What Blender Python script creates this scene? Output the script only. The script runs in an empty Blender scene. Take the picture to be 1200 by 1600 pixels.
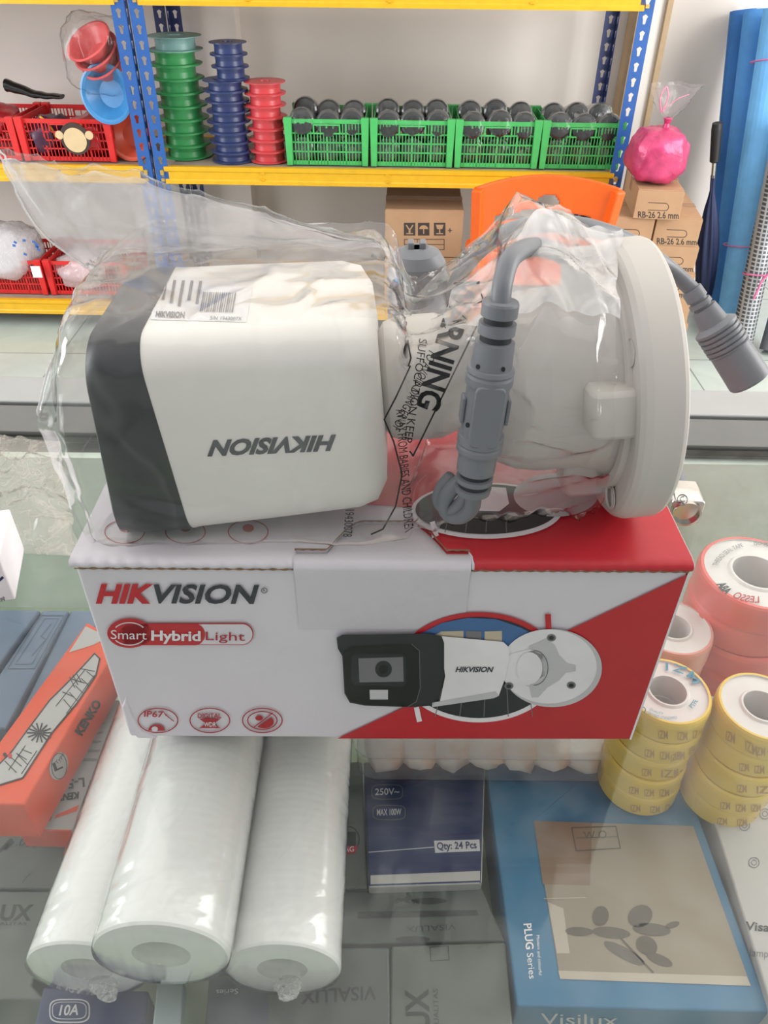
import bpy, math, random
from mathutils import Vector, Matrix, noise
from mathutils.bvhtree import BVHTree
random.seed(7)
SC = bpy.context.scene
COL = SC.collection
PI = math.pi

# ------------------------------------------------------------------ camera
CAM = Vector((0, 0, 1.35))
RC = Matrix.Rotation(math.radians(52), 3, 'X') @ Matrix.Rotation(0.010, 3, 'Z')
cd = bpy.data.cameras.new('camera'); cam = bpy.data.objects.new('camera', cd); COL.objects.link(cam)
cam.matrix_world = Matrix.Translation(CAM) @ RC.to_4x4()
cd.sensor_fit = 'VERTICAL'; cd.sensor_height = 32; cd.lens = 24; cd.clip_start = 0.01; cd.clip_end = 60
SC.camera = cam
SC.view_settings.view_transform = 'Standard'; SC.view_settings.look = 'None'
SC.view_settings.gamma = 1; SC.view_settings.use_curve_mapping = False
SC.view_settings.exposure = 0.0
SC.cycles.transparent_max_bounces = 24
SC.cycles.max_bounces = 8

# ------------------------------------------------------------------ world and lights
w = bpy.data.worlds.new('sky'); SC.world = w; w.use_nodes = True
w.node_tree.nodes['Background'].inputs[0].default_value = (0.93, 0.95, 1.0, 1)
w.node_tree.nodes['Background'].inputs[1].default_value = 0.60

def area(name, loc, rot, sx, sy, power, color=(1, 1, 1)):
    l = bpy.data.lights.new(name, 'AREA'); l.shape = 'RECTANGLE'; l.size = sx; l.size_y = sy
    l.energy = power; l.color = color
    o = bpy.data.objects.new(name, l); COL.objects.link(o); o.location = loc; o.rotation_euler = rot
    return o
area('added_ceiling_fill', (-0.3, 1.2, 2.96), (0, 0, 0), 6.4, 4.4, 52, (1, 0.98, 0.965))  # added overhead fill, no real fixture; also gives the glass an even reflection
area('side_window_daylight', (2.7, 1.0, 1.5), (math.radians(90), 0, math.radians(52)), 1.8, 2.2, 115, (1, 0.985, 0.97))
area('left_window_daylight', (-3.6, 0.9, 1.6), (math.radians(90), 0, math.radians(-58)), 1.6, 2.0, 95, (0.98, 0.985, 1.0))

# ------------------------------------------------------------------ pixel to point helpers
def ray(px, py):
    return (RC @ Vector(((px - 600) / 1200, -(py - 800) / 1200, -1))).normalized()
def at_z(px, py, z):
    d = ray(px, py); return CAM + d * ((z - CAM.z) / d.z)
def at_y(px, py, y):
    d = ray(px, py); return CAM + d * (y / d.y)

# ------------------------------------------------------------------ materials
MATS = {}
def mat(name, col, rough=0.5, metal=0.0, var=0.06, vscale=30, bump=0.0, bscale=80, spec=0.5, alpha=1, coat=0, trans=0):
    if name in MATS: return MATS[name]
    m = bpy.data.materials.new(name); m.use_nodes = True; nt = m.node_tree; N = nt.nodes; L = nt.links
    b = N['Principled BSDF']
    b.inputs['Roughness'].default_value = rough; b.inputs['Metallic'].default_value = metal
    b.inputs['Specular IOR Level'].default_value = spec
    b.inputs['Coat Weight'].default_value = coat
    tc = N.new('ShaderNodeTexCoord')
    nz = N.new('ShaderNodeTexNoise'); nz.inputs['Scale'].default_value = vscale; nz.inputs['Detail'].default_value = 3
    L.new(tc.outputs['Object'], nz.inputs['Vector'])
    r = N.new('ShaderNodeValToRGB')
    r.color_ramp.elements[0].position = 0.3; r.color_ramp.elements[1].position = 0.7
    r.color_ramp.elements[0].color = (*[c * (1 - var) for c in col], 1)
    r.color_ramp.elements[1].color = (*[min(1, c * (1 + var)) for c in col], 1)
    L.new(nz.outputs['Fac'], r.inputs['Fac']); L.new(r.outputs['Color'], b.inputs['Base Color'])
    if bump:
        n2 = N.new('ShaderNodeTexNoise'); n2.inputs['Scale'].default_value = bscale; n2.inputs['Detail'].default_value = 4
        L.new(tc.outputs['Object'], n2.inputs['Vector'])
        bp = N.new('ShaderNodeBump'); bp.inputs['Strength'].default_value = bump; bp.inputs['Distance'].default_value = 0.002
        L.new(n2.outputs['Fac'], bp.inputs['Height']); L.new(bp.outputs['Normal'], b.inputs['Normal'])
    if alpha < 1: b.inputs['Alpha'].default_value = alpha
    MATS[name] = m
    return m
def schlick(N, L, nrm=None, f0=0.04):
    """reflectance of a thin sheet, the same from both sides"""
    g = N.new('ShaderNodeNewGeometry'); dp = N.new('ShaderNodeVectorMath'); dp.operation = 'DOT_PRODUCT'
    L.new(g.outputs['Incoming'], dp.inputs[0]); L.new(nrm if nrm else g.outputs['Normal'], dp.inputs[1])
    a = N.new('ShaderNodeMath'); a.operation = 'ABSOLUTE'; L.new(dp.outputs['Value'], a.inputs[0])
    o = N.new('ShaderNodeMath'); o.operation = 'SUBTRACT'; o.use_clamp = True; o.inputs[0].default_value = 1; L.new(a.outputs[0], o.inputs[1])
    p = N.new('ShaderNodeMath'); p.operation = 'POWER'; p.inputs[1].default_value = 5; L.new(o.outputs[0], p.inputs[0])
    m = N.new('ShaderNodeMath'); m.operation = 'MULTIPLY_ADD'; m.inputs[1].default_value = 1 - f0; m.inputs[2].default_value = f0; L.new(p.outputs[0], m.inputs[0])
    return m.outputs[0]
def film(name, col=(0.95, 0.95, 0.96), body=0.12, gloss=0.5, rough=0.12, bump=0.6, bscale=25, streak=0.15, lo=0.0):
    """thin clear plastic: transparent, a little milky, glossy creases"""
    m = bpy.data.materials.new(name); m.use_nodes = True; nt = m.node_tree; N = nt.nodes; L = nt.links
    for n in list(N): N.remove(n)
    out = N.new('ShaderNodeOutputMaterial')
    tc = N.new('ShaderNodeTexCoord')
    mp = N.new('ShaderNodeMapping'); mp.inputs['Scale'].default_value = (1, 1, 0.45); mp.inputs['Rotation'].default_value = (0.2, 0.7, 0.3)
    L.new(tc.outputs['Object'], mp.inputs['Vector'])
    nz = N.new('ShaderNodeTexNoise'); nz.inputs['Scale'].default_value = bscale; nz.inputs['Detail'].default_value = 2.5; nz.inputs['Distortion'].default_value = 1.4
    L.new(mp.outputs['Vector'], nz.inputs['Vector'])
    bp = N.new('ShaderNodeBump'); bp.inputs['Strength'].default_value = bump; bp.inputs['Distance'].default_value = 0.006
    L.new(nz.outputs['Fac'], bp.inputs['Height'])
    # creases: narrow bands of the noise
    sb = N.new('ShaderNodeMath'); sb.operation = 'SUBTRACT'; sb.inputs[1].default_value = 0.5; L.new(nz.outputs['Fac'], sb.inputs[0])
    ab = N.new('ShaderNodeMath'); ab.operation = 'ABSOLUTE'; L.new(sb.outputs[0], ab.inputs[0])
    mr = N.new('ShaderNodeMapRange'); mr.inputs['From Min'].default_value = 0.0; mr.inputs['From Max'].default_value = 0.035
    mr.inputs['To Min'].default_value = streak + body; mr.inputs['To Max'].default_value = body
    L.new(ab.outputs[0], mr.inputs['Value'])
    tr = N.new('ShaderNodeBsdfTransparent'); tr.inputs[0].default_value = (0.985, 0.985, 0.985, 1)
    df = N.new('ShaderNodeBsdfDiffuse'); df.inputs[0].default_value = (*col, 1)
    tl = N.new('ShaderNodeBsdfTranslucent'); tl.inputs[0].default_value = (*col, 1)
    md = N.new('ShaderNodeMixShader'); md.inputs[0].default_value = 0.5; L.new(df.outputs[0], md.inputs[1]); L.new(tl.outputs[0], md.inputs[2])
    m1 = N.new('ShaderNodeMixShader'); L.new(mr.outputs[0], m1.inputs[0]); L.new(tr.outputs[0], m1.inputs[1]); L.new(md.outputs[0], m1.inputs[2])
    gl = N.new('ShaderNodeBsdfGlossy'); gl.inputs['Roughness'].default_value = rough; L.new(bp.outputs['Normal'], gl.inputs['Normal'])
    mu = N.new('ShaderNodeMath'); mu.operation = 'MULTIPLY'; mu.inputs[1].default_value = gloss; mu.use_clamp = True; L.new(schlick(N, L, bp.outputs['Normal'], .035), mu.inputs[0])
    m2 = N.new('ShaderNodeMixShader'); L.new(mu.outputs[0], m2.inputs[0]); L.new(m1.outputs[0], m2.inputs[1]); L.new(gl.outputs[0], m2.inputs[2])
    L.new(m2.outputs[0], out.inputs[0])
    MATS[name] = m
    return m
def pane(name, tint=(0.93, 0.97, 0.94), mul=1.0, rough=0.0):
    m = bpy.data.materials.new(name); m.use_nodes = True; nt = m.node_tree; N = nt.nodes; L = nt.links
    for n in list(N): N.remove(n)
    out = N.new('ShaderNodeOutputMaterial')
    tr = N.new('ShaderNodeBsdfTransparent'); tr.inputs[0].default_value = (*tint, 1)
    gl = N.new('ShaderNodeBsdfGlossy'); gl.inputs['Roughness'].default_value = rough
    tc = N.new('ShaderNodeTexCoord'); nz = N.new('ShaderNodeTexNoise'); nz.inputs['Scale'].default_value = 60; nz.inputs['Detail'].default_value = 5
    L.new(tc.outputs['Object'], nz.inputs['Vector'])
    mr = N.new('ShaderNodeMapRange'); mr.inputs['From Min'].default_value = 0.35; mr.inputs['From Max'].default_value = 0.8
    mr.inputs['To Min'].default_value = 0.0; mr.inputs['To Max'].default_value = 0.05
    L.new(nz.outputs['Fac'], mr.inputs['Value'])
    df = N.new('ShaderNodeBsdfDiffuse'); df.inputs[0].default_value = (0.7, 0.72, 0.7, 1)
    m0 = N.new('ShaderNodeMixShader'); L.new(mr.outputs[0], m0.inputs[0]); L.new(tr.outputs[0], m0.inputs[1]); L.new(df.outputs[0], m0.inputs[2])
    mu = N.new('ShaderNodeMath'); mu.operation = 'MULTIPLY'; mu.inputs[1].default_value = mul; mu.use_clamp = True; L.new(schlick(N, L, None, .043), mu.inputs[0])
    ms = N.new('ShaderNodeMixShader'); L.new(mu.outputs[0], ms.inputs[0]); L.new(m0.outputs[0], ms.inputs[1]); L.new(gl.outputs[0], ms.inputs[2])
    L.new(ms.outputs[0], out.inputs[0]); MATS[name] = m
    return m

def S(r, g, b):   # sRGB 0-255 to linear
    f = lambda c: (c / 255 / 12.92) if c / 255 <= 0.04045 else ((c / 255 + 0.055) / 1.055) ** 2.4
    return (f(r), f(g), f(b))

# ------------------------------------------------------------------ mesh builder
class MB:
    def __init__(s): s.v = []; s.f = []; s.m = []; s.mats = []; s.sm = []
    def mi(s, m):
        if m not in s.mats: s.mats.append(m)
        return s.mats.index(m)
    def add(s, vs, fs, m, smooth=False):
        b = len(s.v); s.v += [Vector(v) for v in vs]; k = s.mi(m)
        for f in fs: s.f.append([b + i for i in f]); s.m.append(k); s.sm.append(smooth)
        return s
    def box(s, c, d, m, M=None):
        c = Vector(c); h = Vector(d) / 2
        vs = [Vector((x * h.x, y * h.y, z * h.z)) for z in (-1, 1) for y in (-1, 1) for x in (-1, 1)]
        if M: vs = [M @ v for v in vs]
        return s.add([c + v for v in vs], [(0, 2, 3, 1), (4, 5, 7, 6), (0, 1, 5, 4), (2, 6, 7, 3), (1, 3, 7, 5), (0, 4, 6, 2)], m)
    def rbox(s, c, d, r, m, M=None, seg=3, axis=2):
        """box with the four edges along `axis` rounded and softened rims"""
        c = Vector(c); ax = [0, 1, 2]; ax.remove(axis); a, b = ax
        h = [x / 2 for x in d]; r = min(r, h[a] * .98, h[b] * .98); e = min(r * 0.5, h[axis] * .5)
        def loop(inset, t):
            out = []
            for k, (sa, sb) in enumerate(((1, 1), (-1, 1), (-1, -1), (1, -1))):
                for i in range(seg + 1):
                    an = k * PI / 2 + i / seg * PI / 2
                    v = [0, 0, 0]; v[a] = sa * (h[a] - r) + math.cos(an) * (r - inset); v[b] = sb * (h[b] - r) + math.sin(an) * (r - inset); v[axis] = t
                    out.append(Vector(v))
            return out
        lps = [loop(e, -h[axis]), loop(e * .3, -h[axis] + e * .3), loop(0, -h[axis] + e), loop(0, h[axis] - e), loop(e * .3, h[axis] - e * .3), loop(e, h[axis])]
        if M: lps = [[M @ v for v in l] for l in lps]
        n = len(lps[0]); vs = [c + v for l in lps for v in l]; fs = []
        for j in range(5):
            for i in range(n): fs.append((j * n + i, j * n + (i + 1) % n, (j + 1) * n + (i + 1) % n, (j + 1) * n + i))
        if axis == 1: fs = [tuple(reversed(f)) for f in fs]
        s.add(vs, fs, m, True)
        c1 = list(reversed(range(n))); c2 = [5 * n + i for i in range(n)]
        if axis == 1: c1.reverse(); c2.reverse()
        b0 = len(s.v) - len(vs); k = s.mi(m)
        for f in (c1, c2): s.f.append([b0 + i for i in f]); s.m.append(k); s.sm.append(False)
        return s
    def lathe(s, prof, m, O=(0, 0, 0), A=(0, 0, 1), n=32, smooth=True, closed=False):
        """prof: (radius, height) pairs about axis A from origin O; m one material or one per segment"""
        O = Vector(O); A = Vector(A).normalized(); q = A.to_track_quat('Z', 'Y').to_matrix()
        ms = m if isinstance(m, list) else None
        P = list(prof)
        if closed: P.append(P[0])
        for j in range(len(P) - 1):
            (r0, h0), (r1, h1) = P[j], P[j + 1]; vs = []; fs = []
            for (r, h) in ((r0, h0), (r1, h1)):
                for i in range(n):
                    a = 2 * PI * i / n; vs.append(O + q @ Vector((r * math.cos(a), r * math.sin(a), h)))
            fs = [(i, (i + 1) % n, n + (i + 1) % n, n + i) for i in range(n)]
            s.add(vs, fs, ms[j] if ms else m, smooth)
        return s
    def cyl(s, a, b, r, m, n=20, r2=None, cap=True):
        a = Vector(a); b = Vector(b); L = (b - a).length; r2 = r if r2 is None else r2
        pr = [(r, 0), (r2, L)]
        s.lathe(pr, m, a, b - a, n)
        if cap:
            s.lathe([(1e-5, 0), (r, 0)], m, a, b - a, n, False); s.lathe([(r2, L), (1e-5, L)], m, a, b - a, n, False)
        return s
    def tube(s, pts, r, m, n=12, sub=8, closed=False):
        P = crom([Vector(p) for p in pts], sub, closed) if sub > 1 else [Vector(p) for p in pts]
        N = len(P); rings = []; up = Vector((0, 0, 1))
        T0 = (P[1] - P[0]).normalized(); nrm = T0.orthogonal().normalized(); rr = r if callable(r) else (lambda t: r)
        vs = []
        for i in range(N):
            T = (P[(i + 1) % N if closed else min(i + 1, N - 1)] - P[i - 1 if closed else max(i - 1, 0)]).normalized()
            nrm = (nrm - T * nrm.dot(T)).normalized(); bn = T.cross(nrm)
            for k in range(n):
                a = 2 * PI * k / n; vs.append(P[i] + (nrm * math.cos(a) + bn * math.sin(a)) * rr(i / (N - 1)))
        fs = []
        for i in range(N - (0 if closed else 1)):
            for k in range(n): fs.append((i * n + k, i * n + (k + 1) % n, ((i + 1) % N) * n + (k + 1) % n, ((i + 1) % N) * n + k))
        if not closed: fs += [tuple(reversed(range(n))), tuple((N - 1) * n + k for k in range(n))]
        return s.add(vs, fs, m, True)
    def prism(s, pts, dvec, m, smooth=False):
        n = len(pts); d = Vector(dvec); vs = [Vector(p) for p in pts]; vs += [v + d for v in vs]
        fs = [tuple(reversed(range(n))), tuple(n + i for i in range(n))] + [(i, (i + 1) % n, n + (i + 1) % n, n + i) for i in range(n)]
        return s.add(vs, fs, m, smooth)
    def grid(s, rows, m, closed_v=False, smooth=True):
        R = len(rows); Cn = len(rows[0]); vs = [v for r in rows for v in r]; fs = []
        for i in range(R - 1):
            for j in range(Cn if closed_v else Cn - 1):
                fs.append((i * Cn + j, i * Cn + (j + 1) % Cn, (i + 1) * Cn + (j + 1) % Cn, (i + 1) * Cn + j))
        return s.add(vs, fs, m, smooth)

def crom(P, sub, closed=False):
    out = []; n = len(P)
    for i in range(n if closed else n - 1):
        if closed: a, b, c, d = P[(i - 1) % n], P[i], P[(i + 1) % n], P[(i + 2) % n]
        else: a, b, c, d = P[max(i - 1, 0)], P[i], P[i + 1], P[min(i + 2, n - 1)]
        for k in range(sub):
            t = k / sub
            out.append(0.5 * ((2 * b) + (c - a) * t + (2 * a - 5 * b + 4 * c - d) * t * t + (3 * b - a - 3 * c + d) * t ** 3))
    if not closed: out.append(P[-1].copy())
    return out

def thing(name, label, cat, loc=(0, 0, 0), rz=0, group=None):
    o = bpy.data.objects.new(name, None); COL.objects.link(o); o.location = loc; o.rotation_euler = (0, 0, rz)
    o.empty_display_size = 0.02
    o['label'] = label; o['category'] = cat
    if group: o['group'] = group
    return o
def rootmat(o):
    while o.parent: o = o.parent
    return Matrix.Translation(o.location) @ o.rotation_euler.to_matrix().to_4x4()
def part(name, mb, parent, label=None, world=True, bevel=0, solid=0, sub=0):
    """link the builder as ONE mesh; world=True: its vertices are world points"""
    me = bpy.data.meshes.new(name)
    vs = mb.v
    if world:
        I = rootmat(parent).inverted(); vs = [I @ v for v in vs]
    me.from_pydata([tuple(v) for v in vs], [], mb.f)
    for m in mb.mats: me.materials.append(m)
    for p, k, sm in zip(me.polygons, mb.m, mb.sm): p.material_index = k; p.use_smooth = sm
    me.update()
    o = bpy.data.objects.new(name, me); COL.objects.link(o); o.parent = parent
    mods(o, bevel, solid, sub)
    if label: o['label'] = label
    return o
def mods(o, bevel, solid, sub):
    if solid: md = o.modifiers.new('solid', 'SOLIDIFY'); md.thickness = solid; md.offset = 0
    if bevel: md = o.modifiers.new('bevel', 'BEVEL'); md.width = bevel; md.segments = 3; md.limit_method = 'ANGLE'; md.angle_limit = 0.6
    if sub: md = o.modifiers.new('sub', 'SUBSURF'); md.levels = sub; md.render_levels = sub
def single(name, mb, label=None, cat=None, group=None, kind=None, bevel=0, solid=0, sub=0):
    me = bpy.data.meshes.new(name)
    xs = [v.x for v in mb.v]; ys = [v.y for v in mb.v]; zs = [v.z for v in mb.v]
    O = Vector(((min(xs) + max(xs)) / 2, (min(ys) + max(ys)) / 2, min(zs)))
    me.from_pydata([tuple(v - O) for v in mb.v], [], mb.f)
    for m in mb.mats: me.materials.append(m)
    for p, k, sm in zip(me.polygons, mb.m, mb.sm): p.material_index = k; p.use_smooth = sm
    me.update()
    o = bpy.data.objects.new(name, me); COL.objects.link(o); o.location = O
    mods(o, bevel, solid, sub)
    if label: o['label'] = label
    if cat: o['category'] = cat
    if group: o['group'] = group
    if kind: o['kind'] = kind
    return o
def copy_tree(o, parent=None):
    c = o.copy(); COL.objects.link(c); c.parent = parent
    for ch in list(o.children): copy_tree(ch, c)
    return c
ORD = ['top', 'second', 'third', 'fourth', 'fifth', 'sixth', 'seventh', 'eighth', 'ninth', 'tenth', 'eleventh']

# ------------------------------------------------------------------ printing on surfaces
def text_mesh(txt, bold=0.0, shear=0.0, spacing=1.0):
    cu = bpy.data.curves.new('t', 'FONT'); cu.body = txt; cu.size = 1; cu.offset = bold; cu.shear = shear; cu.resolution_u = 3
    cu.space_character = spacing
    o = bpy.data.objects.new('t', cu); COL.objects.link(o)
    dg = bpy.context.evaluated_depsgraph_get(); me = bpy.data.meshes.new_from_object(o.evaluated_get(dg))
    V = [v.co.copy() for v in me.vertices]; F = [list(p.vertices) for p in me.polygons]
    bpy.data.objects.remove(o); bpy.data.curves.remove(cu); bpy.data.meshes.remove(me)
    return V, F
class Art:
    """flat print: shapes given where they are seen, laid onto the real surface beneath them"""
    def __init__(s, targets):
        s.mb = MB(); vs = []; fs = []
        for mb in targets:
            b = len(vs); vs += [tuple(v) for v in mb.v]; fs += [[b + i for i in f] for f in mb.f]
        s.bvh = BVHTree.FromPolygons(vs, fs)
    plane = None
    def hit(s, px, py, layer):
        d = ray(px, py)
        if s.plane:
            o, n = s.plane; t = (o - CAM).dot(n) / d.dot(n); return CAM + d * t + n * (0.00018 + 0.00012 * layer)
        h = s.bvh.ray_cast(CAM, d)
        if h[0] is None: return None
        n = h[1]
        if n.dot(d) > 0: n = -n
        return h[0] + n * (0.00018 + 0.00012 * layer)
    def poly(s, pts, m, layer=0):
        q = [s.hit(x, y, layer) for x, y in pts]
        q = [v for v in q if v is not None]
        if len(q) < 3: return s
        s.mb.add(q, [tuple(range(len(q)))], m); return s
    def ell(s, cx, cy, rx, ry, m, layer=0, n=36, a0=0, a1=360, rot=0):
        pts = []
        for i in range(n):
            a = math.radians(a0 + (a1 - a0) * i / (n if a1 - a0 == 360 else n - 1)); x = rx * math.cos(a); y = ry * math.sin(a); c = math.cos(rot); sn = math.sin(rot)
            pts.append((cx + x * c - y * sn, cy + x * sn + y * c))
        return s.poly(pts, m, layer)
    def line(s, pts, wd, m, layer=0, closed=False):
        n = len(pts)
        for i in range(n if closed else n - 1):
            (x0, y0), (x1, y1) = pts[i], pts[(i + 1) % n]; L = math.hypot(x1 - x0, y1 - y0) or 1
            ex, ey = (x1 - x0) / L * wd * .3, (y1 - y0) / L * wd * .3
            nx, ny = -(y1 - y0) / L * wd / 2, (x1 - x0) / L * wd / 2
            q = [s.hit(x, y, layer) for x, y in ((x0 + nx - ex, y0 + ny - ey), (x1 + nx + ex, y1 + ny + ey), (x1 - nx + ex, y1 - ny + ey), (x0 - nx - ex, y0 - ny - ey))]
            if all(v is not None for v in q): s.mb.add(q, [(0, 1, 2, 3)], m)
        return s
    def arc(s, cx, cy, rx, ry, a0, a1, wd, m, layer=0, n=28):
        pts = [(cx + rx * math.cos(math.radians(a0 + (a1 - a0) * i / n)), cy + ry * math.sin(math.radians(a0 + (a1 - a0) * i / n))) for i in range(n + 1)]
        return s.line(pts, wd, m, layer)
    def text(s, txt, p0, p1, top, m, layer=1, bold=0.0, shear=0.0, spacing=1.0, arc=None):
        """baseline from p0 to p1, letter top above p0 at `top` (all as seen)"""
        V, F = text_mesh(txt, bold, shear, spacing)
        if not V: return s
        x0 = min(v.x for v in V); x1 = max(v.x for v in V); H = 0.70
        q = []
        for v in V:
            u = (v.x - x0) / (x1 - x0); t = v.y / H
            if arc:   # arc=(cx,cy,rx,ry,a0,a1,h): letters around an ellipse
                cx, cy, rx, ry, a0, a1, h = arc; a = math.radians(a0 + (a1 - a0) * u)
                k = 1 + h * t
                q.append(s.hit(cx + rx * k * math.cos(a), cy + ry * k * math.sin(a), layer))
            else:
                q.append(s.hit(p0[0] + u * (p1[0] - p0[0]) + t * (top[0] - p0[0]), p0[1] + u * (p1[1] - p0[1]) + t * (top[1] - p0[1]), layer))
        idx = {}; vs = []; fs = []
        for f in F:
            if any(q[i] is None for i in f): continue
            nf = []
            for i in f:
                if i not in idx: idx[i] = len(vs); vs.append(q[i])
                nf.append(idx[i])
            fs.append(nf)
        if fs: s.mb.add(vs, fs, m)
        return s
    def done(s, name, parent, label=None):
        if parent.type == 'EMPTY' and parent.children and name.startswith(('printed', 'round', 'embossed')): parent = parent.children[0]
        return part(name, s.mb, parent, label) if s.mb.f else None

# ------------------------------------------------------------------ palette
wall_m = mat('painted_wall', S(222, 215, 209), 0.85, var=0.03, vscale=3, bump=0.1)
pillar_m = mat('pale_pillar_paint', S(226, 220, 214), 0.8, var=0.03, vscale=3)
ceil_m = mat('ceiling_paint', S(232, 230, 226), 0.9, var=0.02)
tan_m = mat('tan_trim', S(176, 150, 118), 0.6)
def tile_mat():
    m = bpy.data.materials.new('floor_tile'); m.use_nodes = True; N = m.node_tree.nodes; L = m.node_tree.links; b = N['Principled BSDF']
    tc = N.new('ShaderNodeTexCoord'); br = N.new('ShaderNodeTexBrick'); br.offset = 0; br.inputs['Scale'].default_value = 1
    br.inputs['Brick Width'].default_value = .6; br.inputs['Row Height'].default_value = .6; br.inputs['Mortar Size'].default_value = .003
    br.inputs['Color1'].default_value = (*S(196, 206, 199), 1); br.inputs['Color2'].default_value = (*S(190, 201, 194), 1); br.inputs['Mortar'].default_value = (*S(140, 148, 142), 1)
    nz = N.new('ShaderNodeTexNoise'); nz.inputs['Scale'].default_value = 6; nz.inputs['Detail'].default_value = 8; nz.inputs['Distortion'].default_value = 1.5
    mx = N.new('ShaderNodeMixRGB'); mx.blend_type = 'MULTIPLY'; mx.inputs[0].default_value = .25
    L.new(tc.outputs['Object'], br.inputs['Vector']); L.new(tc.outputs['Object'], nz.inputs['Vector'])
    L.new(br.outputs['Color'], mx.inputs[1]); L.new(nz.outputs['Fac'], mx.inputs[2]); L.new(mx.outputs[0], b.inputs['Base Color']); b.inputs['Roughness'].default_value = .25
    return m
floor_m = tile_mat()
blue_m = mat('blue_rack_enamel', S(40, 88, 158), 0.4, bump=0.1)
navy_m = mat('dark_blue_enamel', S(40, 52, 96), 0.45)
yel_m = mat('yellow_rack_enamel', S(218, 168, 24), 0.4)
board_m = mat('grey_brown_shelf_board', S(150, 135, 122), 0.7, var=.12)
brass_m = mat('zinc_clip', S(214, 178, 96), 0.35, 0.7)
alu_m = mat('aluminium', S(172, 174, 174), 0.38, 0.35, var=.03)
alug_m = mat('grey_aluminium', S(112, 113, 112), 0.42, 0.25, var=.04)
dkgap_m = mat('dark_rubber_seal', S(46, 48, 46), 0.7)
green_shelf_m = mat('pale_green_case_lining', S(164, 180, 156), 0.6, var=.04, vscale=5)
glass_m = pane('counter_glass', (0.985, 0.993, 0.987), 0.62)
white_card = mat('white_printed_card', S(222, 217, 224), 0.45, var=.02, bump=.12, bscale=160)
kraft = mat('kraft_corrugated_edge', S(150, 118, 92), 0.9, var=.2, vscale=300)
red_ink = mat('red_ink', S(196, 38, 50), 0.42, var=.05, vscale=40)
redd_ink = mat('deep_red_ink', S(178, 34, 46), 0.45)
grey_ink = mat('dark_grey_ink', S(58, 58, 66), 0.45)
blk_ink = mat('black_ink', S(22, 22, 26), 0.4)
dk_ink = mat('charcoal_ink', S(44, 44, 50), 0.4)
mid_ink = mat('mid_grey_ink', S(120, 118, 122), 0.45)
lg_ink = mat('light_grey_ink', S(200, 198, 202), 0.45)
wh_ink = mat('white_ink', S(236, 232, 236), 0.45)
sky_ink = mat('blue_sky_ink', S(70, 108, 160), 0.45)
cream_ink = mat('cream_ink', S(196, 184, 160), 0.45)
cam_white = mat('white_camera_shell', S(242, 238, 232), 0.36, var=.015)
cam_grey = mat('warm_grey_bracket', S(206, 200, 194), 0.45, var=.02)
cam_dark = mat('charcoal_hood', S(24, 25, 34), 0.42, var=.05)
cable_m = mat('grey_cable_rubber', S(122, 124, 130), 0.45, var=.04, bump=.08)
cabled_m = mat('dark_recess', S(52, 53, 57), 0.6)
chrome_m = mat('nickel_plate', S(205, 203, 198), 0.2, 1.0)

# ------------------------------------------------------------------ the setting
YW = -0.02
def back(x, y): return (x, y - 0.02 * x)
mb = MB(); mb.add([(-4.5, -3, 0), (3.2, -3, 0), (3.2, 3.6, 0), (-4.5, 3.6, 0)], [(0, 1, 2, 3)], floor_m); single('floor', mb, kind='structure')
mb = MB(); mb.add([(-4.5, -3, 3), (3.2, -3, 3), (3.2, 3.7, 3), (-4.5, 3.7, 3)], [(3, 2, 1, 0)], ceil_m); single('ceiling', mb, kind='structure')
mb = MB(); mb.box((-0.65, 3.62, 1.5), (7.9, .1, 3), wall_m, Matrix.Rotation(YW, 3, 'Z')); single('wall_back', mb, kind='structure')
mb = MB(); mb.box((3.2, 0.3, 1.5), (.1, 6.7, 3), wall_m); single('wall_right', mb, kind='structure')
# shallow pier on the left half of the back wall
pr = at_y(370, 60, 3.46)
mb = MB(); mb.box((pr.x - 1.4, 3.56, 1.5), (2.8, .14, 3), wall_m, Matrix.Rotation(YW, 3, 'Z')); single('trim_pier', mb, kind='structure')
# pale upright casing with tan edges by the rack's right end
pa = at_y(1040, 40, 3.4); pb = at_y(993, 60, 3.4)
mb = MB(); mb.box(((pa.x + pb.x) / 2, 3.47, 1.5), (pa.x - pb.x, .12, 3), pillar_m); single('trim_casing', mb, kind='structure')
for k, x in enumerate((pb.x, pa.x)):
    mb = MB(); mb.box((x, 3.455, 1.5), (.022, .13, 3), tan_m); single('trim_edge', mb, kind='structure', bevel=.002)

# ------------------------------------------------------------------ steel racks
def flange(mb, o, du, wd, z0, z1, m, pitch=.044):
    """one perforated leg of an angle post: real keyhole slots"""
    o = Vector(o); du = Vector(du); n = int((z1 - z0) / pitch); uz = Vector((0, 0, 1))
    hole = [(-.0045, -.012), (0, -.014), (.0045, -.012), (.0055, 0), (.009, .008), (0, .014), (-.009, .008), (-.0055, 0)]
    for k in range(n):
        zc = z0 + (k + .5) * pitch; c = o + du * (wd / 2) + uz * (zc - o.z)
        h = pitch / 2; q = wd / 2
        outer = [(-q, -h), (0, -h), (q, -h), (q, 0), (q, h), (0, h), (-q, h), (-q, 0)]
        vs = [c + du * a + uz * b for a, b in outer] + [c + du * a + uz * b for a, b in hole]
        mb.add(vs, [(i, (i + 1) % 8, 8 + (i + 1) % 8, 8 + i) for i in range(8)], m)
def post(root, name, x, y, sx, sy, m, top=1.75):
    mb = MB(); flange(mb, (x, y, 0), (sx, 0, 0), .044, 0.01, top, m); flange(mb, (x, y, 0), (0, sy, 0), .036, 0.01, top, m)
    return part(name, mb, root, world=False, solid=.002)
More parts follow.
